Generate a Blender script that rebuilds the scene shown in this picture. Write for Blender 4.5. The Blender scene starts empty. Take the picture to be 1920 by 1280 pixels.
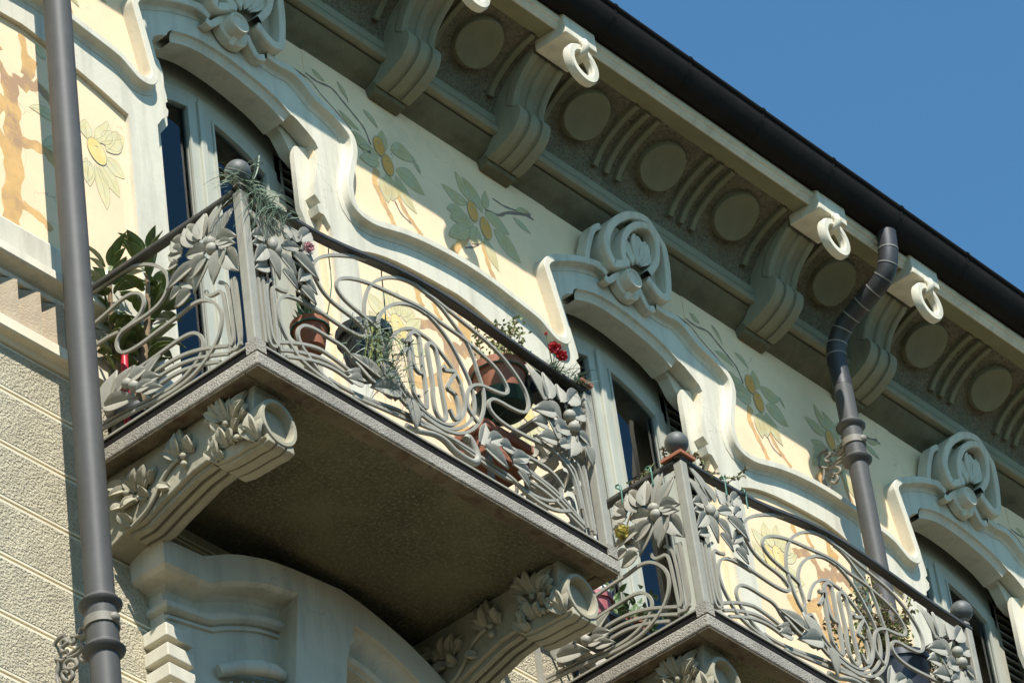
import bpy, bmesh, math, random
from mathutils import Vector, Matrix
from mathutils.geometry import tessellate_polygon
random.seed(7)
S = bpy.context.scene
COL = S.collection
# ------------------------------------------------------------------ camera
cd = bpy.data.cameras.new('camera'); cam = bpy.data.objects.new('camera', cd); COL.objects.link(cam)
CX = Vector((0.65145, 0.40187, 0.64351)); CY = Vector((-0.75010, 0.46843, 0.46682)); CZ = Vector((-0.11383, -0.78681, 0.60660))
right = Vector((CX[0], CY[0], CZ[0])); down = Vector((CX[1], CY[1], CZ[1])); fwd = Vector((CX[2], CY[2], CZ[2]))
M = Matrix((right, -down, -fwd)).transposed().to_4x4(); M.translation = Vector((-13.6791, -11.3902, -15.5181))
cam.matrix_world = M
cd.sensor_width = 36; cd.lens = 36 * 8625.41 / 1920; cd.clip_start = .5; cd.clip_end = 900
S.camera = cam
# ------------------------------------------------------------------ light
SUN = Vector((.77, 1.0, -1.53)).normalized()          # direction the light travels
world = bpy.data.worlds.new('World'); S.world = world; world.use_nodes = True
wn = world.node_tree.nodes; wl = world.node_tree.links
sky = wn.new('ShaderNodeTexSky'); sky.sky_type = 'NISHITA'; sky.sun_disc = False
sky.sun_elevation = math.asin(-SUN.z); sky.sun_rotation = math.atan2(-SUN.x, -SUN.y)
sky.altitude = 100; sky.air_density = 1.0; sky.dust_density = .3; sky.ozone_density = 2.5
wn['Background'].inputs[1].default_value = .12
tint = wn.new('ShaderNodeMix'); tint.data_type = 'RGBA'; tint.blend_type = 'MULTIPLY'; tint.inputs[0].default_value = 1; tint.inputs[7].default_value = (.62, 1.02, 1.10, 1)
wl.new(sky.outputs[0], tint.inputs[6]); wl.new(tint.outputs[2], wn['Background'].inputs[0])
sd = bpy.data.lights.new('sun', 'SUN'); sd.energy = 5.0; sd.angle = math.radians(.53); sd.color = (1, .965, .91)
so = bpy.data.objects.new('sun', sd); COL.objects.link(so); so.rotation_euler = SUN.to_track_quat('-Z', 'Y').to_euler()
S.view_settings.view_transform = 'Standard'; S.view_settings.look = 'None'; S.view_settings.exposure = .5; S.view_settings.gamma = 1
S.render.engine = 'CYCLES'; S.cycles.max_bounces = 8; S.cycles.diffuse_bounces = 3
# ------------------------------------------------------------------ materials
MATS = {}
def mat(name, col, rough=.7, var=.12, vscale=3, bump=0, bscale=60, metallic=0, col2=None, c2scale=2, c2lo=.5, c2hi=.7, spec=.5, bdist=.01, streak=0, crack=0):
    m = bpy.data.materials.new(name); m.use_nodes = True; nt = m.node_tree; n = nt.nodes; l = nt.links
    p = n['Principled BSDF']; p.inputs['Roughness'].default_value = rough; p.inputs['Metallic'].default_value = metallic
    p.inputs['Specular IOR Level'].default_value = spec
    tc = n.new('ShaderNodeTexCoord'); src = tc.outputs['Object']
    no = n.new('ShaderNodeTexNoise'); no.inputs['Scale'].default_value = vscale; no.inputs['Detail'].default_value = 6; no.inputs['Roughness'].default_value = .6
    l.new(src, no.inputs['Vector'])
    mx = n.new('ShaderNodeMix'); mx.data_type = 'RGBA'
    mx.inputs[6].default_value = [c * (1 - var) for c in col] + [1]; mx.inputs[7].default_value = [min(1, c * (1 + var)) for c in col] + [1]
    cr = n.new('ShaderNodeMapRange'); cr.inputs[1].default_value = .3; cr.inputs[2].default_value = .7
    l.new(no.outputs[0], cr.inputs[0]); l.new(cr.outputs[0], mx.inputs[0])
    out = mx.outputs[2]
    def layer(out, c2, scale, lo, hi, sc=(1, 1, 1), amt=1):
        mp = n.new('ShaderNodeMapping'); mp.inputs['Scale'].default_value = sc; l.new(src, mp.inputs[0])
        n2 = n.new('ShaderNodeTexNoise'); n2.inputs['Scale'].default_value = scale; n2.inputs['Detail'].default_value = 8; n2.inputs['Roughness'].default_value = .65
        l.new(mp.outputs[0], n2.inputs['Vector'])
        r = n.new('ShaderNodeMapRange'); r.inputs[1].default_value = lo; r.inputs[2].default_value = hi; r.inputs[4].default_value = amt; l.new(n2.outputs[0], r.inputs[0])
        m2 = n.new('ShaderNodeMix'); m2.data_type = 'RGBA'; l.new(r.outputs[0], m2.inputs[0]); l.new(out, m2.inputs[6]); m2.inputs[7].default_value = list(c2) + [1]
        return m2.outputs[2]
    if col2: out = layer(out, col2, c2scale, c2lo, c2hi)
    if streak: out = layer(out, [c * .55 for c in col], 2.2, .48, .74, (4, 4, .45), streak)
    if crack:
        nd = n.new('ShaderNodeTexNoise'); nd.inputs['Scale'].default_value = 3; nd.inputs['Detail'].default_value = 5; l.new(src, nd.inputs['Vector'])
        ad = n.new('ShaderNodeMixRGB'); ad.blend_type = 'ADD'; ad.inputs[0].default_value = .35; l.new(src, ad.inputs[1]); l.new(nd.outputs['Color'], ad.inputs[2])
        vo = n.new('ShaderNodeTexVoronoi'); vo.feature = 'DISTANCE_TO_EDGE'; vo.inputs['Scale'].default_value = 2.1; l.new(ad.outputs[0], vo.inputs['Vector'])
        ma = n.new('ShaderNodeMapRange'); ma.inputs[1].default_value = .0; ma.inputs[2].default_value = .0045; ma.inputs[3].default_value = 1; ma.inputs[4].default_value = 0; l.new(vo.outputs['Distance'], ma.inputs[0])
        mk = n.new('ShaderNodeMapRange'); mk.inputs[1].default_value = .5; mk.inputs[2].default_value = .6; mk.inputs[4].default_value = crack; l.new(no.outputs[0], mk.inputs[0])
        mu = n.new('ShaderNodeMath'); mu.operation = 'MULTIPLY'; l.new(ma.outputs[0], mu.inputs[0]); l.new(mk.outputs[0], mu.inputs[1])
        m3 = n.new('ShaderNodeMix'); m3.data_type = 'RGBA'; l.new(mu.outputs[0], m3.inputs[0]); l.new(out, m3.inputs[6]); m3.inputs[7].default_value = [c * .4 for c in col] + [1]
        out = m3.outputs[2]
    l.new(out, p.inputs['Base Color'])
    if bump:
        nb = n.new('ShaderNodeTexNoise'); nb.inputs['Scale'].default_value = bscale; nb.inputs['Detail'].default_value = 4; l.new(src, nb.inputs['Vector'])
        b = n.new('ShaderNodeBump'); b.inputs['Strength'].default_value = bump; b.inputs['Distance'].default_value = bdist
        l.new(nb.outputs[0], b.inputs['Height']); l.new(b.outputs[0], p.inputs['Normal'])
    MATS[name] = m
    return m
mat('grey_render', (.64, .59, .455), .8, .08, 2.5, .22, 45, streak=.6, crack=.6, bdist=.005, col2=(.50, .45, .33), c2scale=1.6, c2lo=.6, c2hi=.85)
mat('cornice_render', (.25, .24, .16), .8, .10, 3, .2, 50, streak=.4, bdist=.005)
mat('cream_plaster', (.88, .65, .40), .85, .08, 2, .18, 45, bdist=.005, crack=.7, col2=(.62, .50, .33), c2scale=1.3, c2lo=.6, c2hi=.85)
mat('peeled_plaster', (.40, .36, .27), .95, .3, 30, .6, 60, col2=(.20, .16, .10), c2scale=25, c2lo=.5, c2hi=.6)
mat('rough_stucco', (.53, .465, .315), .95, .16, 9, .8, 85, bdist=.03, col2=(.36, .31, .23), c2scale=70, c2lo=.5, c2hi=.65)
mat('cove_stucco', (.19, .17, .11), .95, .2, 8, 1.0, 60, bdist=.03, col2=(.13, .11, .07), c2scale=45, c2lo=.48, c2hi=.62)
mat('disc_shade_render', (.17, .16, .095), .85, .12, 5, .2, 50, bdist=.005)  # cornice render darkened, shade of the cove put into the colour
mat('soffit_shade_render', (.22, .205, .11), .85, .15, 3, .2, 50, bdist=.005)  # cornice render with the shade under the eave painted in
mat('frieze_shade_render', (.15, .135, .08), .85, .2, 4, .3, 50, bdist=.006, col2=(.09, .075, .045), c2scale=6, c2lo=.5, c2hi=.75)  # darker copy of the cornice render, underside shade mixed into its colour
mat('joint_render', (.74, .66, .47), .8, .06, 6)
mat('slab_stone', (.36, .325, .26), .9, .3, 3, .8, 110, bdist=.01, col2=(.15, .125, .09), c2scale=70, c2lo=.52, c2hi=.66, streak=.5)
mat('shaded_slab_soffit', (.13, .115, .058), .95, .45, 2.2, 1.0, 55, bdist=.02, col2=(.21, .19, .12), c2scale=60, c2lo=.5, c2hi=.62)  # rough slab underside, its colour lowered to stand for missing light
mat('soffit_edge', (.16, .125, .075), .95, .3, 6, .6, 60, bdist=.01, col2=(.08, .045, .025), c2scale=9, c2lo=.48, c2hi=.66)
mat('rail_paint', (.325, .305, .24), .6, .10, 14, .1, 90, bdist=.002, col2=(.30, .27, .20), c2scale=22, c2lo=.6, c2hi=.78)
mat('handrail_paint', (.06, .057, .048), .45, .2, 12)
mat('ball_paint', (.095, .10, .088), .55, .12, 12)
mat('pipe_paint', (.085, .082, .075), .55, .12, 7, .08, 30, streak=.5, bdist=.003, spec=.3)
mat('bend_paint', (.035, .034, .034), .5, .1, 9)
mat('weld', (.22, .21, .18), .5, .1, 20)
mat('gutter_metal', (.012, .010, .008), .8, .3, 5, spec=.15)
mat('roof_slate', (.05, .045, .04), .8, .2, 6)
mat('iron_bracket', (.21, .19, .145), .6, .15, 20, .2, 90, bdist=.003)
mat('window_paint', (.45, .44, .35), .5, .06, 6, streak=.2)
mat('shutter_paint', (.62, .60, .50), .6, .08, 8)
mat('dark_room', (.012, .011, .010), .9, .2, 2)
mat('sheer', (.34, .335, .31), .9, .12, 4)
mat('curtain', (.75, .74, .70), .9, .08, 4)
mat('tooth_stone', (.40, .315, .21), .9, .15, 8, .6, 90, bdist=.01, col2=(.22, .16, .11), c2scale=40, c2lo=.62, c2hi=.75)
mat('corbel_render', (.37, .335, .235), .85, .14, 4, .3, 50, bdist=.008, streak=.4, col2=(.25, .21, .14), c2scale=7, c2lo=.58, c2hi=.8)
mat('fresco_leaf', (.68, .58, .30), .85, .12, 12, col2=(.66, .62, .42), c2scale=14, c2lo=.45, c2hi=.75)
mat('fresco_green', (.58, .465, .22), .85, .12, 12, col2=(.50, .50, .34), c2scale=14, c2lo=.45, c2hi=.75)
mat('fresco_line', (.36, .32, .20), .85, .1, 12)
mat('fresco_fruit', (.74, .36, .08), .85, .10, 16, col2=(.76, .45, .14), c2scale=10, c2lo=.45, c2hi=.7)
mat('fresco_gold', (.80, .58, .20), .85, .08, 16, col2=(.78, .64, .34), c2scale=10, c2lo=.45, c2hi=.7)
mat('fresco_branch', (.66, .40, .15), .85, .15, 9, col2=(.44, .27, .15), c2scale=5, c2lo=.48, c2hi=.60)
mat('fresco_twig', (.27, .19, .14), .85, .12, 9)
mat('leaf_dark', (.13, .165, .05), .35, .3, 20, .1, 60, bdist=.003)
mat('leaf_mid', (.09, .15, .05), .5, .3, 25)
mat('leaf_grey', (.16, .21, .13), .55, .3, 25)
mat('leaf_yellow', (.22, .24, .07), .55, .3, 25)
mat('leaf_brown', (.16, .11, .05), .6, .35, 25)
mat('bark', (.21, .14, .075), .85, .25, 18, .4, 60)
mat('terracotta', (.33, .12, .06), .75, .14, 9, .1, 60, col2=(.36, .2, .13), c2scale=12, c2lo=.55, c2hi=.75, bdist=.003)
mat('dark_pot', (.018, .022, .022), .4, .2, 8)
mat('green_pot', (.015, .045, .035), .35, .2, 8)
mat('pink_pot', (.40, .12, .13), .5, .1, 8)
mat('blue_pot', (.035, .04, .052), .35, .2, 8)
mat('red_petal', (.55, .015, .02), .6, .2, 40)
mat('pink_petal', (.65, .30, .32), .6, .15, 40)
mat('yellow_petal', (.60, .50, .12), .6, .15, 40)
mat('red_handle', (.50, .02, .03), .4, .08, 8)
mat('green_wire', (.03, .14, .09), .5, .1, 8)
mat('white_cloth', (.65, .65, .60), .9, .08, 8)
mat('bounce_cut_dark', (.10, .085, .07), .8, .2, 6)  # dark colour that keeps bounce off the arches and cornice
mat('soil', (.04, .03, .02), .95, .3, 20)
mat('asphalt', (.105, .088, .062), .9, .15, 1.2)
mat('sky_block_facade', (.50, .39, .25), .9, .2, .6)  # for the unseen row that blocks the low sky
mat('paving', (.30, .25, .175), .9, .15, 2)
g = bpy.data.materials.new('window_glass'); g.use_nodes = True; nt = g.node_tree; n = nt.nodes
n.remove(n['Principled BSDF']); fr = n.new('ShaderNodeFresnel'); fr.inputs[0].default_value = 1.62
tr = n.new('ShaderNodeBsdfTransparent'); tr.inputs[0].default_value = (.75, .8, .8, 1); gl = n.new('ShaderNodeBsdfGlossy'); gl.inputs['Roughness'].default_value = .015
ms = n.new('ShaderNodeMixShader'); nt.links.new(fr.outputs[0], ms.inputs[0]); nt.links.new(tr.outputs[0], ms.inputs[1]); nt.links.new(gl.outputs[0], ms.inputs[2]); nt.links.new(ms.outputs[0], n['Material Output'].inputs[0])
MATS['window_glass'] = g
# ------------------------------------------------------------------ mesh helpers
class MB:
    """collects verts / faces, builds ONE mesh object"""
    def __init__(s): s.v = []; s.f = []
    def add(s, vs, fs):
        o = len(s.v); s.v += [tuple(v) for v in vs]; s.f += [tuple(i + o for i in f) for f in fs]; return s
    def box(s, x0, x1, y0, y1, z0, z1):
        return s.add([(x0, y0, z0), (x1, y0, z0), (x1, y1, z0), (x0, y1, z0), (x0, y0, z1), (x1, y0, z1), (x1, y1, z1), (x0, y1, z1)],
                     [(3, 2, 1, 0), (4, 5, 6, 7), (0, 1, 5, 4), (1, 2, 6, 5), (2, 3, 7, 6), (3, 0, 4, 7)])
    def poly(s, pts, f0, f1):
        """pts 2D outline, f0/f1 map a 2D point to front and back 3D points"""
        pts = clean(pts); k = len(pts); a = area(pts)
        if a < 0: pts = pts[::-1]
        vs = [f0(*p) for p in pts] + [f1(*p) for p in pts]
        tris = tessellate_polygon([[Vector((p[0], p[1], 0)) for p in pts]])
        fs = [tuple(t) for t in tris] + [tuple(i + k for i in t[::-1]) for t in tris]
        fs += [(i, i + k, (i + 1) % k + k, (i + 1) % k) for i in range(k)]
        return s.add(vs, fs)
    def xz(s, pts, y0, y1): return s.poly(pts, lambda x, z: (x, y0, z), lambda x, z: (x, y1, z))
    def yz(s, pts, x0, x1): return s.poly(pts, lambda y, z: (x0, y, z), lambda y, z: (x1, y, z))
    def xy(s, pts, z0, z1): return s.poly(pts, lambda x, y: (x, y, z0), lambda x, y: (x, y, z1))
    def prof_x(s, prof, x0, x1, n=1):
        k = len(prof); vs = []
        for j in range(n + 1):
            x = x0 + (x1 - x0) * j / n
            vs += [(x, y, z) for y, z in prof]
        return s.add(vs, [(j * k + i, j * k + i + 1, (j + 1) * k + i + 1, (j + 1) * k + i) for j in range(n) for i in range(k - 1)])
    def ribbon(s, path, prof, plane, flip=False):
        """sweep prof (lateral offset, depth) along a 2D path; plane(u, v, depth) -> 3D"""
        N = len(path); k = len(prof); vs = []
        for i, p in enumerate(path):
            a = Vector(path[max(0, i - 1)]); b = Vector(path[min(N - 1, i + 1)]); t = (b - a)
            if t.length < 1e-6: t = Vector((1, 0))
            t.normalize(); nn = Vector((t.y, -t.x))
            for o, d in prof: vs.append(plane(p[0] + nn.x * o, p[1] + nn.y * o, d))
        s.add(vs, [(i * k + j, i * k + j + 1, (i + 1) * k + j + 1, (i + 1) * k + j) for i in range(N - 1) for j in range(k - 1)])
        return s
    def tube(s, path, r, sides=6, closed=False, r2=None, rot=0):
        N = len(path); P3 = [Vector(p) for p in path]; up = None; vs = []
        for i, p in enumerate(P3):
            a = P3[i - 1] if (i or closed) else p; b = P3[(i + 1) % N] if (i < N - 1 or closed) else p
            t = (b - a)
            if t.length < 1e-9: t = Vector((0, 0, 1))
            t.normalize()
            if up is None:
                up = Vector((0, 1, 0)) if abs(t.y) < .9 else Vector((1, 0, 0))
            u = (up - t * up.dot(t))
            if u.length < 1e-6: u = t.orthogonal()
            u.normalize(); w = t.cross(u); up = u
            rr = r[i] if isinstance(r, (list, tuple)) else r
            q = r2 if r2 else 1.0
            for j in range(sides):
                an = 2 * math.pi * (j + .5) / sides + rot
                vs.append(p + u * math.cos(an) * rr * q + w * math.sin(an) * rr)
        fs = []
        M_ = N if closed else N - 1
        for i in range(M_):
            for j in range(sides):
                a = i * sides + j; b = i * sides + (j + 1) % sides; c = ((i + 1) % N) * sides + (j + 1) % sides; d = ((i + 1) % N) * sides + j
                fs.append((a, b, c, d))
        if not closed: fs += [tuple(range(sides))[::-1], tuple((N - 1) * sides + j for j in range(sides))]
        return s.add(vs, fs)
    def lathe(s, prof, c, axis='z', n=20, cap=True):
        vs = []; k = len(prof)
        for j in range(n):
            a = 2 * math.pi * j / n; ca, sa = math.cos(a), math.sin(a)
            for r, h in prof:
                vs.append((c[0] + r * ca, c[1] + r * sa, c[2] + h) if axis == 'z' else (c[0] + r * ca, c[1] - h, c[2] + r * sa))
        fs = [(j * k + i, ((j + 1) % n) * k + i, ((j + 1) % n) * k + i + 1, j * k + i + 1) for j in range(n) for i in range(k - 1)]
        return s.add(vs, fs)
    def ball(s, c, r, n=14, sq=(1, 1, 1)):
        pr = []
        vs = [];m_ = n // 2
        for i in range(m_ + 1):
            th = math.pi * i / m_
            for j in range(n):
                a = 2 * math.pi * j / n
                vs.append((c[0] + r * sq[0] * math.sin(th) * math.cos(a), c[1] + r * sq[1] * math.sin(th) * math.sin(a), c[2] + r * sq[2] * math.cos(th)))
        fs = [(i * n + j, (i + 1) * n + j, (i + 1) * n + (j + 1) % n, i * n + (j + 1) % n) for i in range(m_) for j in range(n)]
        return s.add(vs, fs)
    def petal(s, base, tip, w, nrm, curl=.25, fold=.35, th=.012, n=7):
        """solid folded leaf from base to tip lying across nrm (the outward direction)"""
        base = Vector(base); tip = Vector(tip); ax = tip - base; L = ax.length
        if L < 1e-5: return s
        t = ax / L; nrm = Vector(nrm); sd = t.cross(nrm).normalized()
        rows = []
        for i in range(n + 1):
            u = i / n; hw = w * .5 * (math.sin(math.pi * min(1, (u ** .85 * .88 + .12))) ** .95) * (1 if u < .999 else .06)
            h = L * curl * (4 * u * (1 - u)) * .5
            c = base + t * (L * u) + nrm * h
            rows.append((c - sd * hw + nrm * hw * fold, c - nrm * (hw * .10), c + sd * hw + nrm * hw * fold))
        vs = []
        for a, b, c in rows: vs += [a, a * .5 + b * .5 + nrm * (w * .05), b, c * .5 + b * .5 + nrm * (w * .05), c]
        m_ = len(vs); vs += [v - nrm * th for v in vs]
        fs = []
        for i in range(n):
            for j in range(4):
                a = i * 5 + j; q = (a, a + 1, a + 6, a + 5); fs.append(q); fs.append(tuple(x + m_ for x in q[::-1]))
            for e in (0, 4): fs.append((i * 5 + e, i * 5 + e + 5, i * 5 + e + 5 + m_, i * 5 + e + m_))
        return s.add(vs, fs)
    def build(s, name, m, parent=None, smooth=None, bevel=0):
        me = bpy.data.meshes.new(name); me.from_pydata(s.v, [], s.f); me.validate()
        bm = bmesh.new(); bm.from_mesh(me); bmesh.ops.remove_doubles(bm, verts=bm.verts, dist=1e-5); bmesh.ops.recalc_face_normals(bm, faces=bm.faces); bm.to_mesh(me); bm.free()
        me.materials.append(MATS[m]); o = bpy.data.objects.new(name, me); COL.objects.link(o)
        if smooth is not None:
            me.shade_smooth() if smooth >= 180 else None
            if smooth < 180:
                me.set_sharp_from_angle(angle=math.radians(smooth)); 
                for p in me.polygons: p.use_smooth = True
        if bevel:
            b = o.modifiers.new('bevel', 'BEVEL'); b.width = bevel; b.segments = 2; b.limit_method = 'ANGLE'; b.angle_limit = math.radians(35)
        if parent: o.parent = parent; o.matrix_parent_inverse = parent.matrix_world.inverted()
        return o
def area(p): return sum(p[i][0] * p[(i + 1) % len(p)][1] - p[(i + 1) % len(p)][0] * p[i][1] for i in range(len(p))) / 2
def clean(p):
    o = []
    for q in p:
        if not o or (abs(q[0] - o[-1][0]) + abs(q[1] - o[-1][1])) > 1e-4: o.append(tuple(q))
    if len(o) > 2 and abs(o[0][0] - o[-1][0]) + abs(o[0][1] - o[-1][1]) < 1e-4: o.pop()
    return o
def smooth(pts, n=4):
    """Catmull-Rom through 2D / 3D points"""
    P = [Vector(p) for p in pts]; out = []
    for i in range(len(P) - 1):
        a = P[i - 1] if i else P[0] * 2 - P[1]; b = P[i]; c = P[i + 1]; d = P[i + 2] if i + 2 < len(P) else P[-1] * 2 - P[-2]
        for k in range(n):
            t = k / n
            out.append(tuple(.5 * ((2 * b) + (c - a) * t + (2 * a - 5 * b + 4 * c - d) * t * t + (3 * b - a - 3 * c + d) * t ** 3)))
    out.append(tuple(P[-1])); return out
def relax(p, it=1):
    p = [Vector(q) for q in p]
    for _ in range(it): p = [p[0]] + [p[i] * .5 + (p[i - 1] + p[i + 1]) * .25 for i in range(1, len(p) - 1)] + [p[-1]]
    return [tuple(q) for q in p]
def empty(name, loc, label, cat, group=None):
    o = bpy.data.objects.new(name, None); COL.objects.link(o); o.location = loc; o.empty_display_size = .2
    o['label'] = label; o['category'] = cat
    if group: o['group'] = group
    bpy.context.view_layer.update()
    return o
def copy_of(o, parent, dx):
    """copy an object with its children, shifted along x"""
    c = o.copy(); COL.objects.link(c); c.parent = parent
    if parent is not None and o.parent is not None and dx: c.location = o.location + Vector((dx, 0, 0))
    for ch in o.children: 
        d = ch.copy(); COL.objects.link(d); d.parent = c
    return c
def XZ(y): return lambda u, v, d: (u, d, v)
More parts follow.
